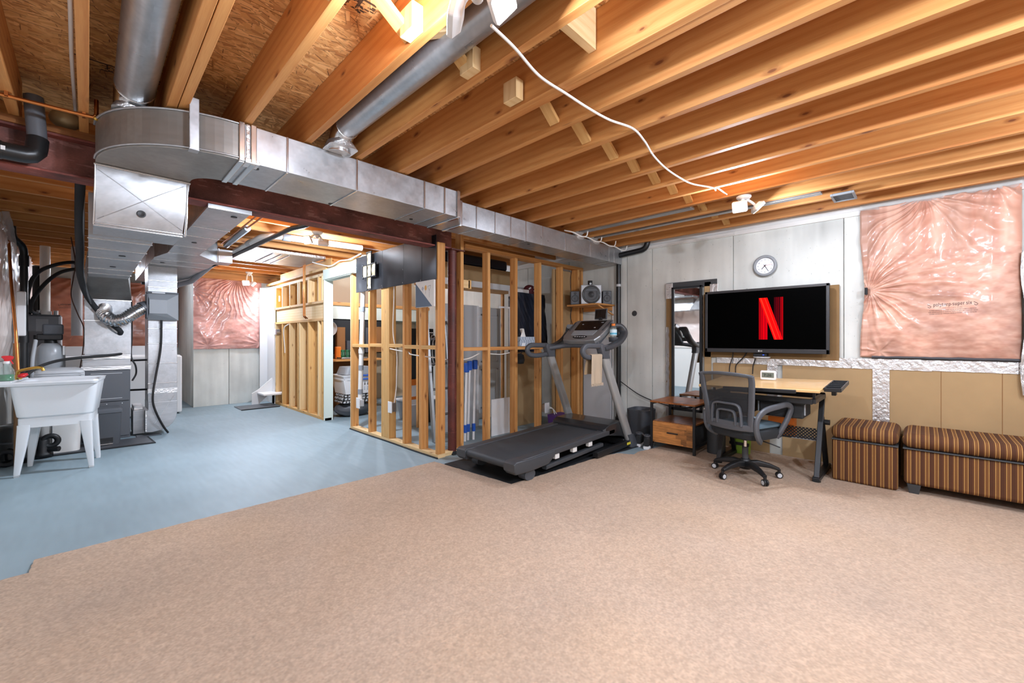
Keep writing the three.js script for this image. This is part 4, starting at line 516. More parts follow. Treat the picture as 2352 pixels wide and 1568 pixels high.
  const g = thing('sump_pump', 'small black cast pump under the sink', 'pump'); part(g, 'body', lathe([[0, 0], [0.07, 0], [0.07, 0.03], [0.05, 0.05], [0.05, 0.15], [0.03, 0.19], [0, 0.2]], -0.31, 0.012, -6.12, 24), M.black); part(g, 'volute', new THREE.TorusGeometry(0.05, 0.024, 12, 24).translate(-0.26, 0.16, -6.1), M.black); part(g, 'outlet', cyl([-0.27, 0.08, -6.1], [-0.20, 0.08, -6.06], 0.025), M.black);
  const kk = thing('drain_elbow', 'grey and black plastic drain elbow on the wooden plate at the top left corner', 'pipe');
  part(kk, 'pipe', cyl([-0.185, 2.19, -3.29], [-0.20, 2.42, -3.30], 0.037, 0.037, 28), M.furnace); part(kk, 'elbow', pipe([[-0.185, 2.20, -3.29], [-0.19, 2.10, -3.27], [-0.32, 2.095, -3.25]], 0.042, 24), M.abs); part(kk, 'hub', cyl([-0.30, 2.095, -3.25], [-0.55, 2.095, -3.23], 0.045, 0.045, 28), M.abs); part(kk, 'price_tag', bx(-0.30, -0.285, 2.085, 2.105, -3.208, -3.203), M.white);
  const c2 = thing('copper_line', 'thin copper line across the joists at the top left', 'pipe'); part(c2, 'pipe', pipe([[-0.6, 2.305, -3.1], [0.03, 2.305, -3.06], [0.03, 2.40, -3.06]], 0.009), M.copper); part(c2, 'elbow', new THREE.SphereGeometry(0.013, 12, 8).translate(0.03, 2.305, -3.06), M.brass); for (const x of [-0.27, -0.015]) part(c2, 'clip', bx(x - 0.006, x + 0.006, 2.30, 2.322, -3.095, -3.06), M.copper);
  solo('joist_cable', tube([[-0.052, 2.5, -3.6], [-0.055, 2.5, -2.9], [-0.05, 2.49, -2.3], [-0.06, 2.5, -1.9], [-0.04, 2.5, -1.2]], 0.008, 60, 8), M.wire, 'white cable stapled along a joist at the top left', 'cable');
  solo('insulation_tuft', new THREE.IcosahedronGeometry(0.06, 4).scale(1.1, 0.9, 0.8).translate(-0.09, 2.40, -3.46), M.cream, 'tuft of yellowed insulation beside the black drain elbow', 'insulation');
}
// ------------------------------------------------------------------ pipes under the far joists
solo('drain_pipe', pipe([[1.38, 2.22, -3.75], [1.38, 2.18, -3.95], [1.33, 2.19, -4.2], [1.09, 2.12, -8.45]], 0.022), M.abs, 'long straight black drain pipe sloping away under the far joists', 'pipe');
{ const t = thing('insulated_pipe', 'grey foam covered pipe along the far joists nearest the wide return duct', 'pipe', 'grey foam covered pipes'); part(t, 'copper', cyl([1.13, 2.29, -3.7], [1.14, 2.29, -5.2], 0.009), M.copper); part(t, 'sleeve', cyl([1.14, 2.285, -4.9], [1.17, 2.285, -6.0], 0.03, 0.03, 16), M.greyPvc);
  solo('copper_pipe', cyl([1.08, 2.295, -3.7], [1.12, 2.295, -6.0], 0.008), M.copper, 'bare copper pipe under the far joists beside the grey sleeve', 'pipe');
  const u = thing('white_drain', 'white plastic drain pipe bending under the far joists toward the twin flood light', 'pipe'); part(u, 'pipe', pipe([[1.30, 2.26, -6.2], [1.33, 2.27, -5.15], [1.42, 2.28, -5.02], [2.40, 2.295, -5.0]], 0.035), M.pvc); part(u, 'coupling', cyl([1.50, 2.28, -5.02], [1.58, 2.282, -5.02], 0.041, 0.041, 20), M.greyPvc); part(u, 'coupling', cyl([1.315, 2.265, -5.6], [1.32, 2.268, -5.5], 0.041, 0.041, 20), M.lightGrey);
  for (const [dz, l] of [[0, 'left'], [0.06, 'right']]) solo('riser_pipe', pipe([[2.31, 2.30, -6.75 + dz], [2.31, 1.50, -6.75 + dz], [2.33, 1.47, -6.70 + dz]], 0.009), M.copper, `${l} of two copper riser pipes down the far stud wall`, 'pipe', 'two copper risers on the far stud wall');
  const v = thing('valve_cluster', 'dark pipe valves under the far end of the wide return duct', 'valve'); part(v, 'pipe', pipe([[1.07, 2.08, -6.2], [1.06, 2.0, -7.6], [0.95, 1.98, -8.2]], 0.035), M.greyPvc); for (const x of [0.88, 0.96]) part(v, 'clamp', new THREE.TorusGeometry(0.05, 0.012, 8, 20).rotateY(PI / 2).translate(x, 1.99, -8.2), M.black); part(v, 'tail', cyl([0.55, 1.98, -8.2], [0.95, 1.98, -8.2], 0.02), M.abs); }

solo('poly_flap', sheet(24, 24, (u, v) => [-0.60 + 0.10 * u + 0.03 * fbm(u * 4, v * 4, 3), 2.03 + v * 0.27 - 0.05 * u * (1 - v), -6.4 + u * 0.1 + v * 0.5 - 0.04 * fbm(v * 6, u * 3, 3)]), M.poly, 'loose clear plastic flap under the joists at the far left', 'plastic sheet');
solo('lintel_cable', tube([[2.34, 2.20, -4.9], [2.33, 2.17, -5.2], [2.335, 2.19, -5.5], [2.33, 2.16, -5.8], [2.30, 2.22, -6.1], [2.28, 2.27, -6.3]], 0.008, 60, 8), M.wire, 'white cable sagging along the top of the pale green door header', 'cable');
solo('red_wire', tube([[-0.56, 2.30, -7.0], [-0.53, 2.2, -7.0], [-0.50, 2.06, -7.02], [-0.51, 1.98, -7.02]], 0.009, 24, 6), M.red, 'short red wire dangling beside the black drain pipe offset', 'wire');
// ------------------------------------------------------------------ on and behind the stud walls
{
  const t = thing('metal_band', 'glossy dark grey metal sheet band fixed across the top of the stud wall', 'panel');
  for (const [a, b] of [[-5.07, -4.40], [-4.398, -3.95], [-3.948, -3.60], [-3.598, -3.355]]) part(t, 'sheet', bx(2.358 + rr(0, 0.002), 2.366, 1.737, 2.17, a, b, 0.002), M.panel);
  for (const [z, y] of [[-3.96, 1.9], [-3.965, 1.76], [-4.42, 1.77], [-3.62, 1.75]]) part(t, 'screw', cyl([2.357, y, z], [2.36, y, z], 0.006, 0.006, 8), M.bright);
  const c = thing('wall_cross', 'black iron cross with five carved cream tiles hanging on the dark metal sheet', 'cross');
  const tiles = [[0, 0], [0, 1], [0, -1], [1, 0], [-1, 0]], cz = -4.66, cy = 1.965, s = 0.105, hs = 0.145;
  for (const [i, j] of tiles) { part(c, 'tile', sheet(24, 24, (u, v) => [2.335 - 0.008 * Math.abs(Math.sin(9 * Math.hypot(u - 0.5, v - 0.5) + 5 * Math.sin(3 * u + i * 2 + j))), cy + (j + v - 0.5) * hs * 0.95, cz + (i - u + 0.5) * s]), M.cream); }
  const rod = (y0, z0, y1, z1) => part(c, 'frame_bar', bar([2.328, y0, z0], [2.328, y1, z1], 0.012, 0.012, V(1, 0, 0)), M.black);
  for (const k of [-0.5, 0.5]) { rod(cy - 1.5 * hs, cz + k * s, cy + 1.5 * hs, cz + k * s); rod(cy + k * hs, cz - 1.5 * s, cy + k * hs, cz + 1.5 * s); rod(cy + 3 * k * hs, cz - 0.6 * s, cy + 3 * k * hs, cz + 0.6 * s); rod(cy - 0.6 * hs, cz + 3 * k * s, cy + 0.6 * hs, cz + 3 * k * s); }
  for (const [a, b] of [[0.5, 1.5], [-0.5, 1.5], [0.5, -1.5], [-0.5, -1.5], [1.5, 0.5], [1.5, -0.5], [-1.5, 0.5], [-1.5, -0.5]]) part(c, 'knob', new THREE.SphereGeometry(0.011, 10, 8).translate(2.328, cy + b * hs, cz + a * s), M.black); part(c, 'bracket', bx(2.335, 2.358, cy - 0.02, cy + 0.02, cz - 0.02, cz + 0.02), M.black);
  // canvas with a blue triangle and three small drawings
  const art = ctex(512, 420, (x, w, h) => { x.fillStyle = '#dcd8d2'; x.fillRect(0, 0, w, h); x.fillStyle = '#5d6b7c'; x.beginPath(); x.moveTo(0, 20); x.lineTo(0, h); x.lineTo(w * 0.93, h); x.closePath(); x.fill(); x.lineWidth = 5; x.strokeStyle = '#4a5a86'; x.strokeRect(w * 0.36, h * 0.24, w * 0.08, h * 0.09); x.beginPath(); x.moveTo(w * 0.34, h * 0.29); x.lineTo(w * 0.47, h * 0.28); x.moveTo(w * 0.40, h * 0.2); x.lineTo(w * 0.41, h * 0.42); x.stroke(); x.fillStyle = '#d8a050'; x.beginPath(); x.ellipse(w * 0.57, h * 0.27, w * 0.06, h * 0.1, 0, 0, 7); x.fill(); x.strokeStyle = '#7a6a50'; x.beginPath(); x.moveTo(w * 0.57, h * 0.36); x.lineTo(w * 0.57, h * 0.5); x.stroke(); x.strokeStyle = '#57545a'; x.beginPath(); x.moveTo(w * 0.69, h * 0.22); x.lineTo(w * 0.84, h * 0.2); x.lineTo(w * 0.77, h * 0.4); x.closePath(); x.moveTo(w * 0.77, h * 0.4); x.lineTo(w * 0.77, h * 0.66); x.stroke(); });
  const a = thing('canvas_print', 'cream canvas with a slate blue triangle hanging below the dark metal sheet', 'picture'); part(a, 'canvas', bx(2.338, 2.36, 1.475, 1.735, -3.68, -3.362, 0.003), M.whiteMatt); const pg = new THREE.PlaneGeometry(0.312, 0.254); pg.rotateY(-PI / 2); pg.translate(2.3375, 1.605, -3.521); part(a, 'print', pg, std({ map: art, roughness: 0.8 }));
  const v = thing('vacuum_pipe', 'white plastic pipe with grey couplings running down the stud wall', 'pipe');
  part(v, 'pipe', pipe([[2.40, 2.2, -4.945], [2.40, 1.74, -4.965], [2.40, 0.40, -5.045], [2.40, 0.335, -5.04], [2.385, 0.33, -4.99]], 0.028, 20), M.pvc); for (const y of [1.53, 0.80, 0.50]) part(v, 'coupling', cyl([2.40, y - 0.03, -4.965 - (1.74 - y) * 0.06], [2.40, y + 0.03, -4.965 - (1.74 - y) * 0.06], 0.0305, 0.0305, 20), M.greyPvc); part(v, 'upper_joint', cyl([2.40, 0.98, -5.01], [2.40, 1.03, -5.008], 0.035, 0.035, 20), M.pvc);
  const ib = thing('inlet_box', 'white inlet plate at the foot of the white plastic pipe', 'outlet'); part(ib, 'plate', rb(0.012, 0.13, 0.09, 0.004, 2.362, 0.36, -5.02), M.white); part(ib, 'mount', bx(2.37, 2.42, 0.32, 0.40, -5.04, -4.98), M.lightGrey);
  const box = (x, y, z, l, ax) => { const o = thing('outlet_box', l, 'outlet', 'electrical boxes on the studs'); part(o, 'box', ax ? rb(0.075, 0.10, 0.05, 0.006, x, y, z) : rb(0.055, 0.10, 0.075, 0.006, x, y, z), M.zinc); part(o, 'cover', ax ? rb(0.085, 0.125, 0.008, 0.003, x, y, z + 0.03) : rb(0.008, 0.125, 0.085, 0.003, x - 0.03, y, z), M.white); };
  box(2.385, 0.40, -4.225, 'white electrical outlet box low on the triple stud', 0); box(3.97, 0.31, -3.335, 'white electrical outlet box with plugged cords on a stud behind the treadmill', 1);
  solo('stud_cable', tube([[2.385, 2.0, -4.19], [2.39, 1.6, -4.2], [2.385, 1.25, -4.21], [2.38, 1.11, -4.17], [2.41, 1.06, -4.19], [2.40, 0.95, -4.15], [2.39, 0.8, -4.14], [2.40, 0.6, -4.17], [2.39, 0.45, -4.19]], 0.006, 80, 8), M.wire, 'white cable running down the triple stud into the low outlet box', 'cable');
  solo('stud_cable', tube([[2.36, 1.05, -4.23], [2.38, 1.03, -4.05], [2.42, 1.02, -3.95], [2.38, 1.0, -3.85], [2.42, 0.98, -3.64], [2.46, 0.97, -3.5], [2.50, 0.96, -3.44], [2.6, 0.945, -3.46], [2.8, 0.95, -3.42], [3.0, 1.0, -3.46]], 0.006, 80, 8), M.wire, 'white cable threaded through the studs around the red post', 'cable');
  solo('stud_cable', tube([[3.06, 1.0, -3.43], [3.18, 0.99, -3.42], [3.30, 0.985, -3.42], [3.44, 1.0, -3.43]], 0.006, 40, 8), M.wire, 'short white cable between two studs behind the treadmill', 'cable');
  for (const [k, l] of [[0, 'left'], [1, 'right']]) solo('plug_cable', tube([[4.01, 0.32 - k * 0.02, -3.31], [4.06, 0.29, -3.29], [4.09 + k * 0.05, 0.2, -3.27], [4.11 + k * 0.09, 0.12, -3.2]], 0.006, 30, 8), M.wire, `${l} of two white cords plugged in behind the treadmill`, 'cord', 'white cords at the treadmill outlet');
  // far stud wall odds and ends
  const o3 = thing('junction_box', 'round grey junction box on the first stud by the stairs', 'outlet'); part(o3, 'box', cyl([2.335, 1.28, -8.17], [2.40, 1.28, -8.17], 0.05, 0.05, 18), M.zinc); part(o3, 'tag', bx(2.332, 2.338, 1.24, 1.34, -8.24, -8.19), M.white);
  solo('stud_cable', tube([[2.36, 1.41, -7.55], [2.35, 1.36, -7.75], [2.35, 1.3, -7.80], [2.355, 1.0, -7.76], [2.35, 0.92, -7.74]], 0.008, 40, 8), M.wire, 'loose white cable loop on the far stud wall', 'cable');
  const sw = thing('wall_switch', 'small white switch on the upper far stud wall', 'switch'); part(sw, 'plate', rb(0.012, 0.1, 0.05, 0.004, 2.342, 1.86, -8.0), M.white);
}
{ // stairs
  const t = thing('staircase', 'white painted foot of a staircase with a slanted stringer by the far wall', 'stairs');
  part(t, 'stringer', plate([[0, 0], [0.10, 0], [0.55, 0.42], [0.55, 0.66], [0.1, 0.26], [0, 0.2]], 0.03, 0.003).translate(2.02, 0, -8.42), M.white); part(t, 'tread', bx(2.10, 2.60, 0.185, 0.215, -8.40, -8.0, 0.006), M.white); part(t, 'tread', bx(2.36, 2.86, 0.385, 0.415, -8.7, -8.3, 0.006), M.lightGrey); part(t, 'riser', bx(2.34, 2.355, 0, 0.185, -8.40, -8.28), M.grey);
}
{ // storage room behind the doorway
  const sh = thing('storage_shelf', 'wooden shelf holding cans inside the storage doorway', 'shelf'); part(sh, 'board', bx(2.70, 3.60, 0.80, 0.825, -7.05, -6.6, 0.002), M.stud[2]); for (const x of [2.72, 3.56]) part(sh, 'support', bx(x, x + 0.03, 0, 0.80, -7.03, -6.99), M.stud[0]); part(sh, 'back_board', bx(2.70, 3.6, 0, 0.8, -7.08, -7.06), M.cardDark);
  const tr = thing('can_tray', 'clear plastic wrapped tray under the cans on the shelf', 'tray'); part(tr, 'tray', bx(2.86, 3.30, 0.827, 0.86, -6.86, -6.66, 0.01), M.bright);
  const can = (i, x, m, l) => { const c = thing('drink_can', l, 'can', 'cans on the storage shelf'); part(c, 'body', lathe([[0, 0.862], [0.026, 0.862], [0.032, 0.872], [0.032, 0.972], [0.027, 0.982], [0, 0.982]], x, 0, -6.72, 18), m); part(c, 'label', lathe([[0.0325, 0.895], [0.0325, 0.945]], x, 0, -6.72, 6), M.whiteMatt); };
  const gm = std({ color: 0x2d6b4a, roughness: 0.35, metalness: 0.4 });
  ['left', 'middle', 'right'].forEach((w, i) => can(i, 2.905 + i * 0.072, gm, `${w} of three green cans on the storage shelf`)); ['left', 'right'].forEach((w, i) => can(i + 3, 3.125 + i * 0.072, M.lightGrey, `${w} of two pale silver cans on the storage shelf`));
  const pk = thing('snack_pack', 'orange pack standing behind the green cans', 'box'); part(pk, 'pack', rb(0.09, 0.20, 0.06, 0.012, 2.91, 0.93, -6.92), M.orange);
  const pan = thing('frying_pan', 'round steel pan hanging inside the storage doorway', 'pan'); part(pan, 'dish', lathe([[0, 0], [0.10, 0], [0.125, 0.03], [0.13, 0.03], [0.104, -0.004], [0, -0.004]].reverse(), 0, 0, 0, 36).rotateX(PI / 2).translate(2.78, 1.33, -6.98), M.lightGrey); part(pan, 'handle', bx(2.77, 2.79, 1.44, 1.6, -6.98, -6.965, 0.004), M.black); part(pan, 'hook', bx(2.775, 2.785, 1.58, 1.62, -7.1, -6.96), M.zinc);
  const rk = thing('dark_cabinet', 'dim dark shelving full of boxes behind the pan', 'cabinet'); part(rk, 'case', bx(2.70, 4.0, 0.9, 1.49, -7.55, -7.12, 0.004), M.blackMatt); for (let i = 0; i < 6; i++) part(rk, 'carton', bx(2.95 + i * 0.17, 3.09 + i * 0.17, 0.92, rr(1.1, 1.4), -7.12, -7.05, 0.004), i % 2 ? M.charcoal : M.cardDark);
  const bag = thing('duffel_bag', 'slumped dark grey bag on the floor inside the storage doorway', 'bag'); const bg = new THREE.SphereGeometry(1, 40, 26); { const p = bg.attributes.position; for (let i = 0; i < p.count; i++) { const x = p.getX(i), y = p.getY(i), z = p.getZ(i), n = 1 + 0.28 * (fbm(x * 2 + 5, y * 2 + z * 2 + 9, 4) - 0.5); p.setXYZ(i, 2.84 + x * 0.27 * n, Math.max(0.001, 0.10 + y * 0.12 * n), -6.2 + z * 0.2 * n); } bg.computeVertexNormals(); } part(bag, 'sack', bg, M.charcoal);
  const bl = thing('folded_blanket', 'black and white patterned blanket folded on the dark bag', 'blanket'); const bt = dtex(256, 256, (u, v) => { const k = Math.sin(40 * u + 9 * fbm(u * 8, v * 8, 3, 8, 8)) * Math.sin(34 * v + 8 * fbm(u * 8 + 4, v * 8, 3, 8, 8)); return k > 0.05 ? 205 : 52; }, true, [3, 3]); const bm = std({ map: bt, roughness: 1 });
  for (let i = 0; i < 3; i++) part(bl, 'fold', loft([0, 1, 2, 3].map(k => ringY(0.205 + i * 0.045 + [0, 0.012, 0.034, 0.044][k], [0.44, 0.5, 0.5, 0.43][k] + 0.02 * (i % 2), [0.3, 0.36, 0.36, 0.3][k], 0.05, 2.86 + 0.01 * i, -6.2))), bm);
  const basket = (y, m, rimM, w, l) => { const b = thing('laundry_basket', l, 'basket', 'stacked laundry baskets'); const bw = plate([[-0.21, 0], [0.21, 0], [0.25, 0.21], [-0.25, 0.21]], 0.006, 0, [0, 1, 2, 3, 4, 5].flatMap(i => [0, 1].map(j => { const x = -0.13 + i * 0.047, yy = 0.05 + j * 0.07; return [[x, yy], [x + 0.02, yy], [x + 0.02, yy + 0.05], [x, yy + 0.05]]; }))); for (const [ry, dz] of [[0, 0.19], [PI, 0.19]]) part(b, 'slotted_side', bw.clone().rotateX(0.08).translate(0, 0, dz).rotateY(ry).translate(2.86, y, -6.2), m); for (const s of [-1, 1]) part(b, 'end', loft([[[2.86 + s * 0.21, y, -6.39], [2.86 + s * 0.21, y, -6.01], [2.86 + s * 0.217, y, -6.01], [2.86 + s * 0.217, y, -6.39]], [[2.86 + s * 0.25, y + 0.21, -6.405], [2.86 + s * 0.25, y + 0.21, -5.995], [2.86 + s * 0.257, y + 0.21, -5.995], [2.86 + s * 0.257, y + 0.21, -6.405]]]), m); part(b, 'bottom', bx(2.65, 3.07, y, y + 0.008, -6.39, -6.01, 0.003), m); part(b, 'rim', loft([ringY(y + 0.205, 0.53, 0.43, 0.07, 2.86, -6.2), ringY(y + 0.225, 0.54, 0.44, 0.07, 2.86, -6.2), ringY(y + 0.225, 0.50, 0.40, 0.06, 2.86, -6.2), ringY(y + 0.205, 0.50, 0.40, 0.06, 2.86, -6.2)], false), rimM); part(b, 'grip', rb(0.12, 0.022, 0.02, 0.006, 2.94, y + 0.215, -5.975), M.blue); };
  basket(0.345, M.white, M.white, 0, 'white slotted laundry basket on the folded blanket'); basket(0.40, M.lightGrey, M.white, 0, 'pale grey laundry basket nested in the white slotted one');
  const tote = thing('storage_tote', 'grey plastic tote upside down in the top laundry basket', 'tote'); part(tote, 'shell', loft([ringY(0.63, 0.44, 0.36, 0.05, 2.86, -6.2), ringY(0.74, 0.38, 0.3, 0.06, 2.86, -6.2)]), M.grey);
  // seen between the studs
  const hose = thing('cable_coil', 'coil of pale grey cable hanging in the storage room', 'cable'); for (let i = 0; i < 6; i++) part(hose, 'loop', new THREE.TorusGeometry(0.16 - i * 0.008, 0.009, 8, 40).scale(0.62, 1.35, 1).rotateY(0.5).translate(3.26 + i * 0.012, 1.0, -4.75 + i * 0.014), i % 2 ? M.lightGrey : M.blackWire); part(hose, 'hook', cyl([3.26, 1.24, -4.9], [3.26, 1.24, -4.7], 0.006), M.zinc); part(hose, 'peg_board', bx(3.0, 3.4, 0, 1.3, -4.93, -4.9), M.blackMatt);
  const ob = thing('detergent_box', 'white and orange carton standing between studs in the storage room', 'box'); part(ob, 'carton', bx(3.0, 3.2, 0.28, 0.62, -4.98, -4.85, 0.003), M.white); part(ob, 'band', bx(2.998, 3.202, 0.54, 0.62, -4.982, -4.848), M.orange); part(ob, 'band', bx(2.998, 3.202, 0.35, 0.39, -4.982, -4.848), M.orange); part(ob, 'stand', bx(2.98, 3.22, 0, 0.28, -5.0, -4.83), M.lightGrey);
  const gt = thing('grey_tote', 'grey lidded tote on the storage floor seen low between the studs', 'tote'); part(gt, 'body', loft([ringY(0.0, 0.5, 0.36, 0.03, 3.45, -5.3), ringY(0.26, 0.56, 0.42, 0.03, 3.45, -5.3)]), M.grey); part(gt, 'lid', rb(0.6, 0.03, 0.45, 0.012, 3.45, 0.275, -5.3), M.lightGrey);
  // shelf with a cardboard box and a dark case
  const s2 = thing('high_shelf', 'white edged shelf carrying the cardboard box behind the front studs', 'shelf'); part(s2, 'board', bx(3.0, 4.6, 1.86, 1.90, -4.75, -4.28, 0.002), M.stud[1]); part(s2, 'edge', bx(3.0, 4.6, 1.85, 1.93, -4.28, -4.255, 0.003), M.white); for (const x of [3.02, 4.56]) part(s2, 'post', bx(x, x + 0.04, 0, 1.86, -4.74, -4.70), M.stud[0]);
  const cb = thing('cardboard_box', 'wide cardboard box on the high white edged shelf', 'box'); part(cb, 'carton', bx(3.05, 4.35, 1.903, 2.13, -4.7, -4.3, 0.004), M.card); part(cb, 'flap', bx(3.05, 4.35, 2.12, 2.135, -4.7, -4.285, 0.004), M.card);
  const sc = thing('suitcase', 'navy suitcase lying on top of the cardboard box', 'suitcase'); part(sc, 'shell', bx(3.12, 4.3, 2.137, 2.29, -4.68, -4.32, 0.04), M.navy); part(sc, 'handle', tube([[3.12, 2.19, -4.45], [3.08, 2.2, -4.45], [3.08, 2.25, -4.55], [3.12, 2.25, -4.55]], 0.012, 16, 8), M.black);
  const dr = thing('panel_door', 'white panelled door slab leaning behind the front studs', 'door slab'); part(dr, 'slab', bx(3.72, 4.40, 0, 1.62, -4.62, -4.58, 0.003), M.white); for (const [a, b] of [[3.78, 4.02], [4.10, 4.34]]) for (const [c2, d2] of [[0.15, 0.72], [0.82, 1.52]]) { part(dr, 'moulding', [bx(a, b, c2, c2 + 0.02, -4.58, -4.572), bx(a, b, d2 - 0.02, d2, -4.58, -4.572), bx(a, a + 0.02, c2, d2, -4.58, -4.572), bx(b - 0.02, b, c2, d2, -4.58, -4.572)], M.white); part(dr, 'raised_panel', bx(a + 0.05, b - 0.05, c2 + 0.05, d2 - 0.05, -4.58, -4.574, 0.003), M.white); }
  const wb = thing('white_board', 'blank white board standing on the floor between two front studs', 'board'); part(wb, 'board', bx(3.36, 3.66, 0.002, 0.44, -3.66, -3.645, 0.002), M.white);
  const br = thing('drywall_sheet', 'tall pale grey sheet leaning at the left behind the front studs', 'panel'); part(br, 'sheet', bx(3.05, 3.62, 0, 1.6, -4.24, -4.22, 0.002), M.lightGrey); part(br, 'edge_strip', bx(3.62, 3.65, 0, 1.6, -4.245, -4.215, 0.002), M.white);
  [['left', 3.015, -3.70, 0.88], ['middle', 3.075, -3.72, 0.90], ['right', 3.14, -3.70, 0.91]].forEach(([w, x, z, h]) => { const p = thing('blue_capped_pole', `${w} of three white poles with blue caps behind the front studs`, 'pole', 'white poles with blue caps'); part(p, 'shaft', cyl([x - 0.02, 0.0, z], [x + 0.03, h - 0.08, z - 0.03], 0.014), M.white); part(p, 'cap', rb(0.05, 0.11, 0.05, 0.012, x + 0.032, h - 0.05, z - 0.032), M.blue); part(p, 'clip', rb(0.035, 0.09, 0.035, 0.008, x - 0.015, 0.14, z), M.blue); });
  const gc = thing('golf_club', 'black club head and shaft leaning in the storage room by the post', 'golf club'); part(gc, 'shaft', cyl([3.0, 0.6, -3.95], [3.05, 1.37, -4.0], 0.011), M.black); part(gc, 'head', tube([[3.0, 1.37, -4.0], [3.1, 1.385, -4.0], [3.2, 1.42, -4.0]], 0.024, 16, 10), M.blackGloss); part(gc, 'stand', cyl([3.0, 0, -3.95], [3.0, 0.6, -3.95], 0.02), M.black);
  // plastic sheet over stacked goods
  const ps = thing('covered_stack', 'stack of goods under a wrinkled black plastic sheet between the front studs', 'stack'); const pc = sheet(60, 60, (u, v) => { const x = 3.97 + u * 0.58, y = 1.10 + v * 0.68; return [x, y, -3.80 - 0.05 * v + 0.05 * fbm(u * 6 + v * 3, v * 1.5, 4)]; }); part(ps, 'cover', pc, M.navy); part(ps, 'core', bx(4.04, 4.5, 0.98, 1.74, -4.05, -3.88), M.navy); part(ps, 'carton', bx(4.0, 4.5, 0, 0.98, -4.05, -3.84, 0.004), M.card); part(ps, 'top_box', bx(4.02, 4.24, 1.74, 1.83, -4.03, -3.85, 0.004), M.white);
  const gp = thing('glass_sheet', 'glass sheet with a green edge and white frame standing between the front studs', 'glass'); part(gp, 'pane', bx(3.54, 3.72, 0.0, 1.56, -3.70, -3.694), M.glass); part(gp, 'green_edge', bx(3.72, 3.732, 0, 1.05, -3.70, -3.692, 0.002), M.lime); part(gp, 'frame', [bx(3.71, 3.73, 1.05, 1.56, -3.71, -3.69, 0.002), bx(3.52, 3.73, 1.54, 1.56, -3.71, -3.69, 0.002)], M.white);
  const tb = thing('tissue_box', 'pale blue patterned tissue box on the stud blocking', 'tissue box'); const tt = ctex(256, 128, (x, w, h) => { x.fillStyle = '#b9c6d4'; x.fillRect(0, 0, w, h); x.strokeStyle = '#5c6f86'; x.lineWidth = 6; for (let i = 0; i < 7; i++) { x.beginPath(); x.moveTo(i * 44, h); x.bezierCurveTo(i * 44 - 30, h * 0.6, i * 44 + 50, h * 0.4, i * 44 + 10, 0); x.stroke(); } x.fillStyle = '#eef2f5'; x.fillRect(w * 0.6, h * 0.3, 60, 40); }, true, [1 / 0.25, 1 / 0.12]); part(tb, 'carton', bx(3.53, 3.79, 1.073, 1.185, -3.46, -3.345, 0.003, [0, 0]), std({ map: tt, roughness: 0.7 })); part(tb, 'tissue', sheet(14, 14, (u, v) => [3.64 + (u - 0.5) * 0.09 * (1 - 0.5 * v) - 0.02 * v, 1.184 + v * 0.10 - 0.03 * Math.abs(u - 0.5) * v, -3.40 + 0.035 * Math.sin(u * 9 + v * 2) * (0.3 + v * 0.5)]), std({ color: 0xf3f1ec, roughness: 0.9, side: THREE.DoubleSide }));
  const sk = thing('black_sack', 'small black drawstring sack hanging below the tissue box', 'sack'); part(sk, 'sack', lathe([[0, 0], [0.05, 0.005], [0.062, 0.05], [0.05, 0.11], [0.015, 0.13], [0, 0.13]], 3.74, 0.85, -3.55, 20), M.blackMatt); part(sk, 'cord', cyl([3.74, 0.97, -3.55], [3.74, 1.04, -3.45], 0.005), M.black);
  const pb = thing('purple_bin', 'purple box on the floor behind the treadmill deck', 'box'); part(pb, 'body', loft([ringY(0.0, 0.22, 0.18, 0.02, 4.14, -3.24), ringY(0.22, 0.27, 0.2, 0.02, 4.14, -3.24)]), M.purple);
  const cs = thing('cardboard_sheet', 'tall flattened cardboard sheet behind the last front studs', 'cardboard'); part(cs, 'sheet', bx(4.30, 4.80, 0.0, 2.08, -3.50, -3.47, 0.003), M.card); part(cs, 'label', bx(4.50, 4.56, 1.10, 1.17, -3.469, -3.466), M.white);
  const md = thing('maroon_decor', 'maroon and white holiday decoration on the covered stack', 'decoration'); part(md, 'body', new THREE.IcosahedronGeometry(0.09, 4).scale(1.3, 1, 0.8).translate(4.42, 1.84, -4.0), std({ color: 0x5a2026, roughness: 0.6 })); for (let i = 0; i < 14; i++) part(md, 'berry', new THREE.SphereGeometry(0.012, 8, 6).translate(4.42 + rr(-0.1, 0.1), 1.84 + rr(-0.07, 0.08), -3.92 + rr(-0.01, 0.03)), M.whiteMatt);
  const ld = thing('ladder', 'aluminium ladder rail behind the stud wall beside the red post', 'ladder'); for (const x of [2.72, 2.98]) part(ld, 'rail', bar([x, 0, -3.9], [x + 0.05, 1.5, -4.15], 0.03, 0.06), M.zinc); for (let i = 1; i < 5; i++) part(ld, 'rung', cyl([2.72 + i * 0.01, i * 0.29, -3.9 - i * 0.05], [2.98 + i * 0.01, i * 0.29, -3.9 - i * 0.05], 0.014), M.zinc);
}
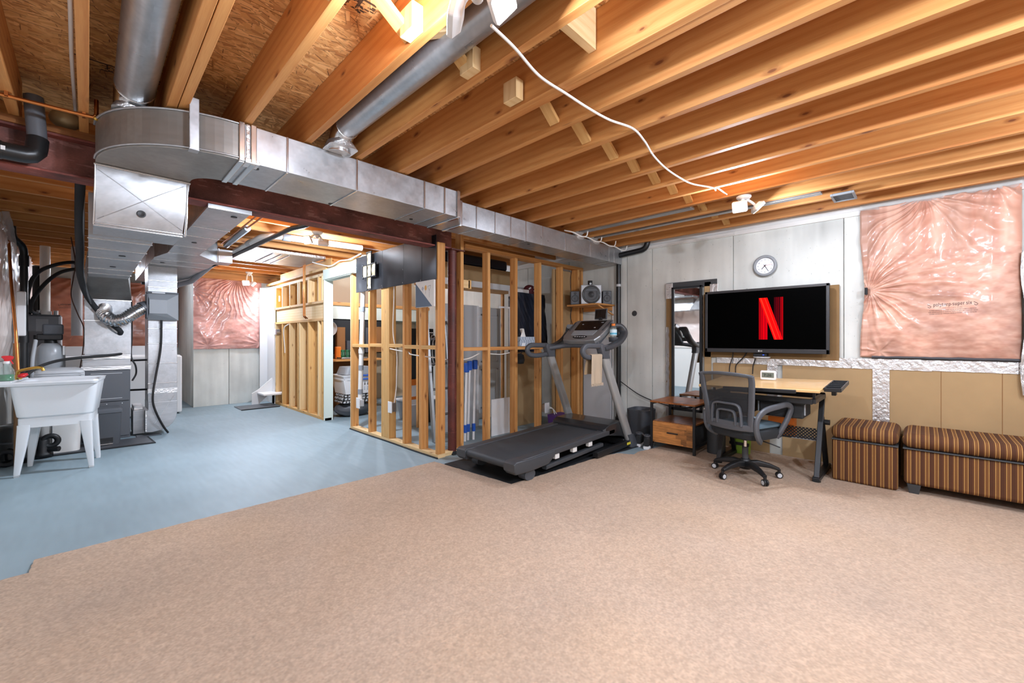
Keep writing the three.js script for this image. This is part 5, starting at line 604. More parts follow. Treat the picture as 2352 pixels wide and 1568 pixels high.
// ------------------------------------------------------------------ corner shelf and speakers
{
  const s = thing('speaker_shelf', 'thin wooden shelf in the wall corner above the treadmill', 'shelf'); part(s, 'board', prism([[4.42, -3.34], [4.42, -2.86], [4.81, -2.86], [4.81, -3.34]], 1.585, 1.605, 0.002), M.stud[2]); part(s, 'bracket', bar([4.44, 1.58, -2.875], [4.79, 1.47, -2.875], 0.02, 0.012), M.stud[0]); part(s, 'white_leg', bx(4.785, 4.80, 0.0, 1.585, -2.885, -2.87, 0.002), M.white); part(s, 'cleat', bx(4.78, 4.81, 1.53, 1.585, -3.33, -2.88), M.stud[0]);
  // speakers face the viewer
  const w = thing('subwoofer', 'silver grey subwoofer with a large round black cone on the shelf', 'speaker'); w.userData.placed = true; place(w, 4.60, 1.605, -3.10, -0.85);
  part(w, 'cabinet', rb(0.26, 0.245, 0.24, 0.008, 0, 0.1225, 0), M.softener); part(w, 'side', bx(0.129, 0.132, 0.01, 0.235, -0.11, 0.11), M.black); part(w, 'ring', new THREE.TorusGeometry(0.108, 0.011, 14, 48).translate(0, 0.122, 0.122), M.blackGloss); part(w, 'cone', lathe([[0, 0.012], [0.036, 0.006], [0.04, 0.001], [0.075, 0.003], [0.10, 0.008], [0.102, 0.0]].reverse(), 0, 0, 0, 40).rotateX(PI / 2).translate(0, 0.122, 0.1205), M.black); part(w, 'badge_bar', bx(-0.085, 0.085, 0.165, 0.195, 0.115, 0.127, 0.004), M.charcoal);
  const sat = (x, z, ry, l) => { const o = thing('satellite_speaker', l, 'speaker', 'small black satellite speakers'); o.userData.placed = true; place(o, x, 1.605, z, ry); part(o, 'cabinet', rb(0.115, 0.175, 0.10, 0.01, 0, 0.0875, 0), M.charcoal); part(o, 'cone', lathe([[0, 0.006], [0.012, 0.002], [0.038, 0.004], [0.044, 0.006], [0.045, 0]].reverse(), 0, 0, 0, 28).rotateX(PI / 2).translate(0, 0.078, 0.0502), M.black); part(o, 'tweeter', lathe([[0.018, 0.003], [0.012, 0], [0, 0.004]], 0, 0, 0, 20).rotateX(PI / 2).translate(0, 0.145, 0.051), M.black); part(o, 'name_strip', bx(-0.016, 0.016, 0.035, 0.040, 0.0495, 0.0515), M.lightGrey); };
  sat(4.47, -3.25, -0.85, 'small black satellite speaker left of the silver subwoofer'); sat(4.73, -2.935, -0.85, 'small black satellite speaker right of the silver subwoofer');
  const c = thing('webcam', 'tiny black camera standing on top of the subwoofer', 'camera'); part(c, 'body', loft([ringY(1.852, 0.045, 0.045, 0.01, 4.60, -3.10), ringY(1.90, 0.05, 0.05, 0.012, 4.60, -3.10), ringY(1.918, 0.052, 0.052, 0.014, 4.60, -3.10)]), M.black); part(c, 'lens', cyl([4.575, 1.875, -3.078], [4.567, 1.875, -3.071], 0.014, 0.014, 16), M.lightGrey);
  solo('speaker_wire', tube([[4.48, 1.58, -3.3], [4.47, 1.45, -3.32], [4.50, 1.35, -3.31], [4.52, 1.27, -3.33]], 0.004, 30, 6), M.blackWire, 'thin dark wire hanging under the speaker shelf', 'wire'); solo('speaker_wire', tube([[4.52, 2.08, -3.33], [4.48, 1.95, -3.33], [4.50, 1.75, -3.33]], 0.004, 30, 6), M.brownWire, 'thin brown wire hanging above the speaker shelf', 'wire');
  const p = thing('drain_stack', 'glossy black vertical drain stack against the concrete wall corner', 'pipe'); part(p, 'pipe', cyl([4.775, 0.0, -2.785], [4.775, 2.11, -2.785], 0.030, 0.030, 28), M.abs); part(p, 'pipe_label', cyl([4.775, 1.83, -2.785], [4.775, 1.86, -2.785], 0.0308, 0.0308, 28), M.lightGrey); part(p, 'foot_fitting', cyl([4.775, 0, -2.785], [4.775, 0.16, -2.785], 0.05, 0.042, 28), M.abs);
  const a = thing('drain_branch', 'black drain arm with an elbow between the duct end and the joists', 'pipe'); part(a, 'pipe', pipe([[4.76, 2.225, -2.76], [4.76, 2.25, -2.40], [4.76, 2.40, -2.37]], 0.033, 24), M.abs);
  [[3.62, -2.67, 0], [3.93, -2.69, 1], [4.25, -2.70, 2], [4.55, -2.72, 3]].forEach(([x, z, i]) => solo('ceiling_cable', tube([[x, 2.335, z - 0.1], [x + 0.03, 2.30, z], [x + 0.10, 2.262, z + 0.05], [x + 0.17, 2.275, z + 0.07], [x + 0.18, 2.33, z + 0.08]], 0.007, 30, 8), M.wire, ['white cable loop at the duct end, furthest from the wall', 'white cable loop beside the first flat duct boot', 'white cable loop beside the last flat duct boot', 'white cable loop nearest the concrete wall'][i], 'cable', 'white cable loops along the duct'));
  const fb = thing('foam_board', 'pale grey foam board leaning on the wall behind the treadmill', 'board'); part(fb, 'board', bx(4.785, 4.81, 0.0, 1.15, -3.33, -2.90, 0.003), M.lightGrey);
}
// ------------------------------------------------------------------ treadmill
{
  const m = thing('treadmill_mat', 'black rubber mat under the treadmill', 'mat', 'rubber floor mats'); part(m, 'pad', prism([[2.31, -3.15], [2.352, -2.335], [3.0, -2.29], [3.56, -2.258], [3.9, -2.20], [4.25, -2.17], [4.25, -3.15]], 0.001, 0.009, 0.002), M.rubber);
  const t = thing('treadmill', 'black and silver folding treadmill on the rubber mat', 'treadmill');
  const zc = -2.605, Y = x => 0.185 + (x - 2.31) * 0.028;
  const rail = (z0, z1, x0, x1, h, r) => loft([x0, x0 + 0.02, x1 - 0.02, x1].map((x, i) => rrect(z1 - z0, h, r).map(p => [x, Y(x) + 0.012 - h / 2 + p[1] * (i % 3 ? 1 : 0.9), (z0 + z1) / 2 + p[0]])));
  part(t, 'deck', loft([[2.36, 0], [3.72, 0]].map(([x]) => rrect(0.5, 0.03, 0.008).map(p => [x, Y(x) - 0.022 + p[1], zc + p[0]]))), M.black); part(t, 'belt', loft([[2.345], [3.72]].map(([x]) => rrect(0.485, 0.012, 0.004).map(p => [x, Y(x) + p[1], zc + p[0]]))), M.belt);
  part(t, 'roller', cyl([2.345, Y(2.345) - 0.026, zc - 0.243], [2.345, Y(2.345) - 0.026, zc + 0.243], 0.032, 0.032, 24), M.belt);
  for (const s of [-1, 1]) {
    const zi = zc + s * 0.25, zo = zc + s * 0.345, a = Math.min(zi, zo), b = Math.max(zi, zo);
    part(t, 'side_rail', rail(a, b, 2.40, 3.80, 0.05, 0.008), M.frame); part(t, 'lower_rail', loft([[2.72, 0.07], [3.6, 0.105]].map(([x, y]) => rrect(0.05, 0.035, 0.006).map(p => [x, y + p[1], zc + s * 0.31 + p[0]]))), M.frame);
    part(t, 'rear_cap', loft([[2.305, 0.165, 0.06], [2.33, 0.16, 0.10], [2.5, 0.155, 0.105], [2.72, 0.165, 0.10], [2.80, 0.19, 0.055]].map(([x, y, h]) => rrect(0.12, h, 0.012).map(p => [x, y - 0.01 + p[1], zc + s * 0.30 + p[0]]))), M.frame);
    part(t, 'foot_wheel', cyl([2.52, 0.055, zc + s * 0.25], [2.52, 0.055, zc + s * 0.33], 0.062, 0.062, 28).scale(1, 0.75, 1).translate(0, 0.016, 0), M.charcoal);
    for (const x of [2.87, 3.13, 3.38]) part(t, 'cushion', rb(0.06, 0.045, 0.04, 0.006, x, Y(x) - 0.062, zc + s * 0.315), M.whiteMatt);
    part(t, 'base_rail', loft([[3.40, 0.05], [3.43, 0.05], [4.16, 0.06], [4.18, 0.06]].map(([x, y], i) => rrect(0.055, 0.06, 0.012).map(p => [x, y + p[1] * (i % 3 ? 1 : 0.8), zc + s * 0.372 + p[0]]))), M.black);
    part(t, 'upright', sweep([[4.075, 0.06, zc + s * 0.365], [3.83, 0.53, zc + s * 0.355], [3.595, 0.985, zc + s * 0.345]], 0.062, 0.10, 0.028, V(0, 0, 1).clone().cross(V(-0.46, 0.89, 0)).normalize(), 12), M.silverTube);
    part(t, 'upright_boot', loft([[0.01, 0.14, 4.10], [0.02, 0.16, 4.10], [0.10, 0.12, 4.07], [0.15, 0.105, 4.035]].map(([y, w, x]) => ringY(y, w, 0.085, 0.03, x, zc + s * 0.37))), M.charcoal);
    part(t, 'upright_collar', loft([[0.965, 0.115, 3.605], [1.0, 0.12, 3.59], [1.07, 0.16, 3.58], [1.10, 0.14, 3.57]].map(([y, w, x]) => ringY(y, w, 0.075, 0.02, x, zc + s * 0.345))), M.charcoal);
    const zh = zc + s * 0.35; part(t, 'handlebar', sweep([[3.55, 1.09, zh], [3.40, 1.092, zh], [3.27, 1.088, zh], [3.225, 1.05, zh], [3.25, 1.005, zh], [3.32, 0.985, zh], [3.45, 0.985, zh], [3.58, 1.0, zh]], 0.050, 0.042, 0.016, V(0, 0, 1), 48), M.charcoal);
    part(t, 'arm', sweep([[3.56, 1.06, zh], [3.72, 1.09, zh + s * 0.015], [3.87, 1.15, zh + s * 0.02], [3.95, 1.23, zh + s * 0.01], [3.93, 1.29, zh - s * 0.03], [3.86, 1.30, zh - s * 0.09]], 0.05, 0.09, 0.022, V(0, 0, s), 40), M.frame);
  }
  part(t, 'hood', loft([[3.62, 0.245, 0.03, 0.64], [3.64, 0.262, 0.08, 0.68], [3.70, 0.288, 0.11, 0.69], [3.95, 0.296, 0.16, 0.69], [4.06, 0.25, 0.17, 0.66], [4.12, 0.19, 0.14, 0.62]].map(([x, y, h, w]) => rrect(w, h, 0.012).map(p => [x, y - h / 2 + p[1], zc + p[0]])), true, 0.35), M.hood); part(t, 'belt_guard', bx(3.63, 3.66, Y(3.65), Y(3.65) + 0.012, zc - 0.25, zc + 0.25, 0.004), M.black); part(t, 'front_foot', bx(4.0, 4.12, 0.02, 0.10, zc - 0.34, zc + 0.34, 0.02), M.black);
  part(t, 'warning_sticker', bx(3.95, 4.03, 0.05, 0.075, zc + 0.399, zc + 0.4015), M.yellow);
  part(t, 'crossbar', sweep([[3.56, 1.06, zc - 0.33], [3.68, 1.085, zc - 0.2], [3.69, 1.09, zc], [3.68, 1.085, zc + 0.2], [3.56, 1.06, zc + 0.33]], 0.06, 0.05, 0.02, V(0, 1, 0), 30), M.charcoal);
  // console: a tilted board facing the runner
  const c = new THREE.Group(); c.name = 'console'; c.position.set(3.81, 1.235, zc); c.rotation.set(0, -PI / 2, 0); t.add(c); const tilt = new THREE.Matrix4().makeRotationX(-0.98), ap = g => g.applyMatrix4(tilt);
  part(c, 'housing', ap(plate([[-0.235, -0.12], [-0.2, -0.19], [-0.1, -0.205], [0.1, -0.205], [0.2, -0.19], [0.235, -0.12], [0.255, 0.14], [0.23, 0.20], [-0.23, 0.20], [-0.255, 0.14]], 0.06, 0.012)), M.silver); part(c, 'screen', ap(plate([[-0.155, -0.01], [0.155, -0.01], [0.17, 0.175], [-0.17, 0.175]], 0.008, 0.003).translate(0, 0, 0.029)), M.blackGloss);
  for (const s of [-1, 1]) part(c, 'speaker_strip', ap(plate([[s * 0.20, -0.02], [s * 0.225, -0.02], [s * 0.24, 0.16], [s * 0.215, 0.16]], 0.006, 0.002).translate(0, 0, 0.03)), M.charcoal); part(c, 'keypad', ap(plate([[-0.14, -0.11], [0.14, -0.11], [0.152, -0.02], [-0.152, -0.02]], 0.008, 0.003).translate(0, 0, 0.029)), M.grey); part(c, 'button_panel', ap(new THREE.CylinderGeometry(0.09, 0.09, 0.008, 40).scale(1, 1, 0.32).rotateX(PI / 2).translate(0, -0.145, 0.03)), M.black);
  for (let i = 0; i < 5; i++) part(c, 'button', ap(rb(0.018, 0.012, 0.004, 0.003, -0.06 + i * 0.03, -0.145, 0.035)), M.lightGrey); for (const [x, y, w] of [[-0.11, 0.10, 0.02], [0.12, 0.13, 0.03], [0.08, 0.03, 0.02]]) part(c, 'indicator', ap(bx(x, x + w, y, y + 0.008, 0.0325, 0.0345)), M.lightGrey); part(c, 'back_shell', ap(rb(0.44, 0.34, 0.05, 0.02, 0, 0.0, -0.045)), M.charcoal);
  const tab = thing('tablet_holder', 'small black tablet frame above the treadmill console', 'tablet'); tab.userData.placed = true; place(tab, 4.00, 1.35, -2.57, -PI / 2); part(tab, 'frame', rb(0.16, 0.12, 0.014, 0.005, 0, 0.09, -0.02).rotateX(-0.12), M.charcoal); part(tab, 'screen', rb(0.14, 0.10, 0.004, 0.002, 0, 0.09, -0.012).rotateX(-0.12), M.blackGloss); part(tab, 'stand', bx(-0.02, 0.02, -0.02, 0.05, -0.03, -0.012), M.black);
  const bt = thing('drink_bottle', 'clear sports drink bottle with an orange cap beside the console', 'bottle'); part(bt, 'bottle', lathe([[0, 0], [0.032, 0], [0.036, 0.01], [0.034, 0.05], [0.036, 0.06], [0.036, 0.125], [0.03, 0.145], [0.018, 0.16]], 3.84, 1.135, -2.30, 24), M.clear); part(bt, 'label', lathe([[0.0365, 0.062], [0.0365, 0.122]], 3.84, 1.135, -2.30, 24), std({ color: 0xcfe3ea, roughness: 0.5 })); part(bt, 'label_wave', lathe([[0.0368, 0.07], [0.0368, 0.09]], 3.84, 1.135, -2.30, 24), std({ color: 0x5fb0cc, roughness: 0.5 })); part(bt, 'cap', cyl([3.84, 1.295, -2.30], [3.84, 1.318, -2.30], 0.02, 0.02, 20), M.orange);
  const hold = part(t, 'cup_holder', lathe([[0, 0], [0.045, 0], [0.05, 0.05], [0.046, 0.05], [0.042, 0.006], [0, 0.006]], 3.84, 1.128, -2.30, 24), M.charcoal);
  // towel over the near handlebar
  const tw = thing('hand_towel', 'beige towel with a fringe hanging over the near treadmill handlebar', 'towel'); const X0 = 3.335, X1 = 3.515, zt = zc + 0.35;
  part(tw, 'front', sheet(30, 40, (u, v) => { const x = mix(X0, X1, u) + (1 - v) * 0.02 * (u - 0.5); return v > 0.92 ? [x, 1.003 + 0.012 * Math.sin((v - 0.92) / 0.08 * PI / 2), zt + 0.027 * Math.cos((v - 0.92) / 0.08 * PI / 2)] : [x, 1.003 - 0.27 * (0.92 - v) / 0.92, zt + 0.027 + 0.012 * Math.sin(u * 11) * (0.92 - v)]; }), M.towel); part(tw, 'rear', sheet(30, 30, (u, v) => [mix(X0 - 0.05 * (1 - v), X1 - 0.02, u), 1.012 - 0.19 * (1 - v), zt - 0.028 + 0.012 * Math.sin(u * 13) * (1 - v)]), M.towelDark); const fr = []; for (let i = 0; i < 26; i++) { const x = mix(X0 - 0.01, X1 + 0.01, i / 25); fr.push(cyl([x, 0.735, zt + 0.028], [x + rr(-0.004, 0.004), 0.708 + rr(-0.004, 0.004), zt + 0.03], 0.0022, 0.0016, 5)); } part(tw, 'fringe', fr, M.towel);
}
// ------------------------------------------------------------------ on the television wall
{
  const X = 4.70, z0 = -1.685, z1 = -0.603, y0 = 1.02, y1 = 1.665;
  const scr = ctex(1536, 880, (x, w, h) => {
    x.fillStyle = '#000'; x.fillRect(0, 0, w, h); const L = w * 0.475, R = w * 0.675, T = h * 0.128, B = h * 0.84, bw = (R - L) * 0.36;
    const bars = (a, hues) => { for (let i = 0; i < bw; i += 4) { const t = i / bw; x.fillStyle = hues(t); x.fillRect(a + i, T, 4.5, B - T); } };
    bars(L, t => `rgb(${Math.round(120 + 90 * noise(t * 14, 3, 64, 64) + 30 * t)},0,${Math.round(8 + 8 * t)})`); bars(R - bw, t => `rgb(${Math.round(30 + 150 * Math.pow(noise(t * 16 + 7, 1, 64, 64), 1.5) + 70 * (t > 0.9 ? 1 : 0))},0,8)`);
    x.beginPath(); x.moveTo(L, T); x.lineTo(L + bw, T); x.lineTo(R, B); x.lineTo(R - bw, B); x.closePath(); const g = x.createLinearGradient(L, 0, R, 0); g.addColorStop(0, '#f01008'); g.addColorStop(0.5, '#ff0808'); g.addColorStop(1, '#d00810'); x.fillStyle = g; x.fill(); x.strokeStyle = 'rgba(255,90,60,0.9)'; x.lineWidth = 3; for (const k of [0.18, 0.26, 0.7]) { x.beginPath(); x.moveTo(L + bw * k, T); x.lineTo(R - bw + bw * k, B); x.stroke(); }
  });
  const t = thing('television', 'large flat television showing a red letter N on the concrete wall', 'television');
  part(t, 'bezel', [bx(X - 0.012, X + 0.03, y0, y0 + 0.042, z0, z1, 0.004), bx(X - 0.012, X + 0.03, y1 - 0.026, y1, z0, z1, 0.004), bx(X - 0.012, X + 0.03, y0, y1, z0, z0 + 0.026, 0.004), bx(X - 0.012, X + 0.03, y0, y1, z1 - 0.026, z1, 0.004)], std({ color: 0x2b2a2c, roughness: 0.3 })); const sg = new THREE.PlaneGeometry(z1 - z0 - 0.05, y1 - y0 - 0.066); sg.rotateY(-PI / 2); sg.translate(X - 0.004, (y0 + y1) / 2 + 0.008, (z0 + z1) / 2); part(t, 'screen', sg, phy({ color: 0x000000, roughness: 0.5, specularIntensity: 0.04, emissive: 0xffffff, emissiveMap: scr, emissiveIntensity: 0.95 }));
  part(t, 'back', bx(X + 0.02, X + 0.06, y0 + 0.05, y1 - 0.05, z0 + 0.06, z1 - 0.06, 0.01), M.black); part(t, 'wall_mount', bx(X + 0.05, XR, y0 + 0.2, y0 + 0.45, -1.3, -0.95), M.black);
  const lg = ctex(256, 96, (x, w, h) => { x.fillStyle = '#2b2a2c'; x.fillRect(0, 0, w, h); x.fillStyle = '#d8d8d8'; x.beginPath(); x.arc(70, 48, 36, 0, 7); x.fill(); x.fillStyle = '#2b2a2c'; x.font = 'bold 40px sans-serif'; x.fillText('LG', 44, 62); x.fillStyle = '#d8d8d8'; x.font = 'bold 72px sans-serif'; x.fillText('LG', 122, 74); }); const lgp = new THREE.PlaneGeometry(0.055, 0.021); lgp.rotateY(-PI / 2); lgp.translate(X - 0.0125, y0 + 0.02, -1.155); part(t, 'logo', lgp, std({ map: lg, roughness: 0.4 }));
  const bp = thing('backing_board', 'tan wooden backing board on the wall behind the television', 'board'); part(bp, 'board', bx(4.795, 4.812, 0.96, 1.655, -1.74, -0.545, 0.002), M.tanBoard);
  const ck = ctex(512, 512, (x, w) => { x.fillStyle = '#e9edf2'; x.fillRect(0, 0, w, w); x.translate(w / 2, w / 2); x.fillStyle = '#2a2c30'; x.textAlign = 'center'; x.textBaseline = 'middle'; x.font = '52px sans-serif'; for (let i = 1; i <= 12; i++) { const a = i * PI / 6; x.fillText(String(i), Math.sin(a) * 200, -Math.cos(a) * 200); } x.font = 'bold 26px sans-serif'; });
  const k = thing('wall_clock', 'round grey wall clock reading twenty five past seven above the television', 'clock'); const cy = 1.897, cz = -1.14; const rotc = g => g.rotateZ(PI / 2).translate(4.80, cy, cz);
  part(k, 'rim', rotc(lathe([[0.078, -0.0], [0.105, 0.0], [0.108, 0.02], [0.098, 0.035], [0.085, 0.032], [0.079, 0.02], [0.078, 0.0]], 0, -0.012, 0, 56)), M.grey); const fg = new THREE.CircleGeometry(0.08, 48); fg.rotateY(-PI / 2); fg.translate(4.796, cy, cz); part(k, 'dial', fg, std({ map: ck, roughness: 0.6 })); part(k, 'glass', (() => { const g = new THREE.CircleGeometry(0.081, 40); g.rotateY(-PI / 2); return g.translate(4.779, cy, cz); })(), M.glass);
  const hand = (ang, L, w, x, m) => part(k, 'hand', bar([x, cy - 0.015 * Math.cos(ang), cz - 0.015 * Math.sin(ang)], [x, cy + L * Math.cos(ang), cz + L * Math.sin(ang)], w, 0.001, V(1, 0, 0)), m); hand(222 * PI / 180, 0.042, 0.005, 4.793, M.black); hand(150 * PI / 180, 0.060, 0.004, 4.791, M.black); hand(80 * PI / 180, 0.065, 0.0015, 4.79, M.red); part(k, 'hub', cyl([4.795, cy, cz], [4.788, cy, cz], 0.005, 0.005, 12), M.black);
  const mr = thing('wall_mirror', 'tall narrow mirror in a thin black frame leaning on the wall', 'mirror'); const a0 = -2.085, a1 = -1.742, b0 = 0.34, b1 = 1.755; part(mr, 'glass', bx(4.768, 4.772, b0, b1, a0, a1), M.mirror); part(mr, 'frame', [bx(4.755, 4.778, b0, b1, a0, a0 + 0.028, 0.003), bx(4.755, 4.778, b0, b1, a1 - 0.028, a1, 0.003), bx(4.755, 4.778, b1 - 0.022, b1, a0, a1, 0.003), bx(4.755, 4.778, b0, b0 + 0.03, a0, a1, 0.003)], M.deskMetal); part(mr, 'back', bx(4.772, 4.785, b0 + 0.01, b1 - 0.01, a0 + 0.01, a1 - 0.01), M.black);
  const fs = thing('mirror_backing', 'brown board strips with duct tape corners framing the mirror on the wall', 'board'); part(fs, 'strip', bx(4.795, 4.81, 0.0, 1.79, -2.165, -2.09, 0.002), M.tanBoard); part(fs, 'strip', bx(4.795, 4.81, 1.74, 1.815, -2.165, -1.60, 0.002), M.leg); part(fs, 'strip', bx(4.795, 4.81, 0.3, 1.79, -1.73, -1.66, 0.002), M.card); for (const [y, z] of [[1.75, -2.16], [1.70, -1.66]]) part(fs, 'tape', bx(4.788, 4.796, y - 0.12, y + 0.06, z - 0.01, z + 0.075, 0.003), M.foil); part(fs, 'torn_tape', sheet(6, 60, (u, v) => [4.79 + 0.006 * noise(u * 5, v * 30), 0.1 + v * 1.2, -2.17 + u * 0.035 + 0.01 * noise(3, v * 25)]), M.foil);
  // cardboard against the lower wall and foil tape
  const cb = (a, b, y, m, l) => { const o = thing('cardboard_sheet', l, 'cardboard', 'cardboard panels taped along the lower wall'); part(o, 'panel', bx(XR - 0.017, XR - 0.008, 0.014, y, a, b, 0.002), m); return o; };
  cb(-1.64, -1.10, 0.90, M.card, 'flat cardboard panel on the wall left of centre behind the desk'); cb(-0.99, -0.30, 0.93, M.card, 'flat cardboard panel on the wall behind the right end of the desk'); const c3 = cb(-0.21, 1.15, 0.93, M.card, 'long flat cardboard panel on the wall behind the striped ottomans'); for (const z of [0.1, 0.42, 0.62]) part(c3, 'crease', bx(XR - 0.0185, XR - 0.0165, 0.3, 0.9, z, z + 0.003), M.cardDark);
  const tape = (n, y0, y1, z0, z1, l) => { const o = thing('foil_tape_strip', l, 'tape', 'foil tape strips on the cardboard'); part(o, 'strip', sheet(80, 12, (u, v) => [XR - 0.021 - 0.004 * fbm(u * (z1 - z0) * 40 + n, v * (y1 - y0) * 40, 4), y0 + v * (y1 - y0) + 0.004 * noise(u * 30, 3), z0 + u * (z1 - z0)], z1 - z0, y1 - y0), M.foil); };
  tape(1, 0.90, 0.985, -1.60, -0.62, 'wrinkled foil tape strip just under the television'); tape(2, 0.895, 0.985, -0.62, 0.05, 'bright foil tape strip below the left of the pink blanket'); tape(3, 0.90, 0.985, 0.05, 1.15, 'long foil tape strip below the right of the pink blanket'); tape(4, 0.35, 0.90, -0.315, -0.205, 'vertical foil tape strip down between two cardboard panels'); tape(5, 0.5, 0.93, -1.12, -1.03, 'vertical grey tape strip on the cardboard behind the desk');
  const fo = thing('foil_sheet', 'crumpled silver foil sheet at the right edge of the pink blanket', 'foil'); part(fo, 'sheet', sheet(30, 90, (u, v) => [XR - 0.055 - 0.03 * fbm(u * 5, v * 14, 4), 0.75 + v * 1.05, 0.515 + u * 0.2 - 0.012 * Math.sin(v * 9) * (1 - u)]), M.foil); part(fo, 'backing', bx(XR - 0.06, XR - 0.022, 0.8, 1.75, 0.52, 0.7), M.leg);
  const vt = thing('vent_register', 'small grey louvred vent register at the joist end above the wall', 'vent'); vt.userData.placed = true; place(vt, 4.30, 2.315, -0.46, 0); part(vt, 'frame', [bx(-0.11, 0.11, -0.012, 0.006, -0.075, -0.06, 0.002), bx(-0.11, 0.11, -0.012, 0.006, 0.06, 0.075, 0.002), bx(-0.11, -0.095, -0.012, 0.006, -0.06, 0.06, 0.002), bx(0.095, 0.11, -0.012, 0.006, -0.06, 0.06, 0.002)], M.grey); for (let i = 0; i < 9; i++) part(vt, 'louvre', bar([-0.095 + (i + 0.5) * 0.021, -0.004, -0.06], [-0.095 + (i + 0.5) * 0.021, -0.004, 0.06], 0.014, 0.002), M.charcoal); part(vt, 'throat', bx(-0.1, 0.1, 0.004, 0.01, -0.065, 0.065), M.black);
  const md = thing('media_box', 'small black media box on a white bracket under the television', 'media box'); part(md, 'box', rb(0.09, 0.028, 0.12, 0.006, 4.755, 1.0, -1.165), M.black); part(md, 'light', bx(4.708, 4.711, 0.998, 1.004, -1.14, -1.125), std({ color: 0x3060ff, emissive: 0x3060ff, emissiveIntensity: 0.6 })); part(md, 'bracket', lathe([[0, 0], [0.06, 0], [0.075, 0.012], [0.075, 0.018], [0, 0.018]], 4.745, 0.963, -1.155, 28), M.white);
  [[-1.43, -1.46], [-1.28, -1.40], [-1.22, -1.24]].forEach(([a, b], i) => solo('television_cable', tube([[4.78, 1.06, a], [4.775, 0.97, (a + b) / 2 + 0.01], [4.77, 0.88, b], [4.77, 0.80, b - 0.005]], 0.005, 30, 8), M.blackWire, ['leftmost thin black cable below the television', 'slanting black cable below the middle of the television', 'black cable beside the white bracket under the television'][i], 'cable', 'black cables below the television'));
  solo('wall_cable', tube([[4.77, 0.62, -2.76], [4.78, 0.47, -2.5], [4.77, 0.40, -2.25], [4.75, 0.37, -2.0], [4.70, 0.42, -1.75], [4.70, 0.48, -1.62]], 0.006, 60, 8), M.blackWire, 'black cord drooping along the wall behind the side table', 'cord');
  solo('wall_hole_patch', cyl([4.816, 1.48, -2.585], [4.822, 1.48, -2.585], 0.035, 0.03, 12).scale(1, 1, 1), M.leg, 'small dark patch on the bare concrete right of the black stack', 'patch');
}
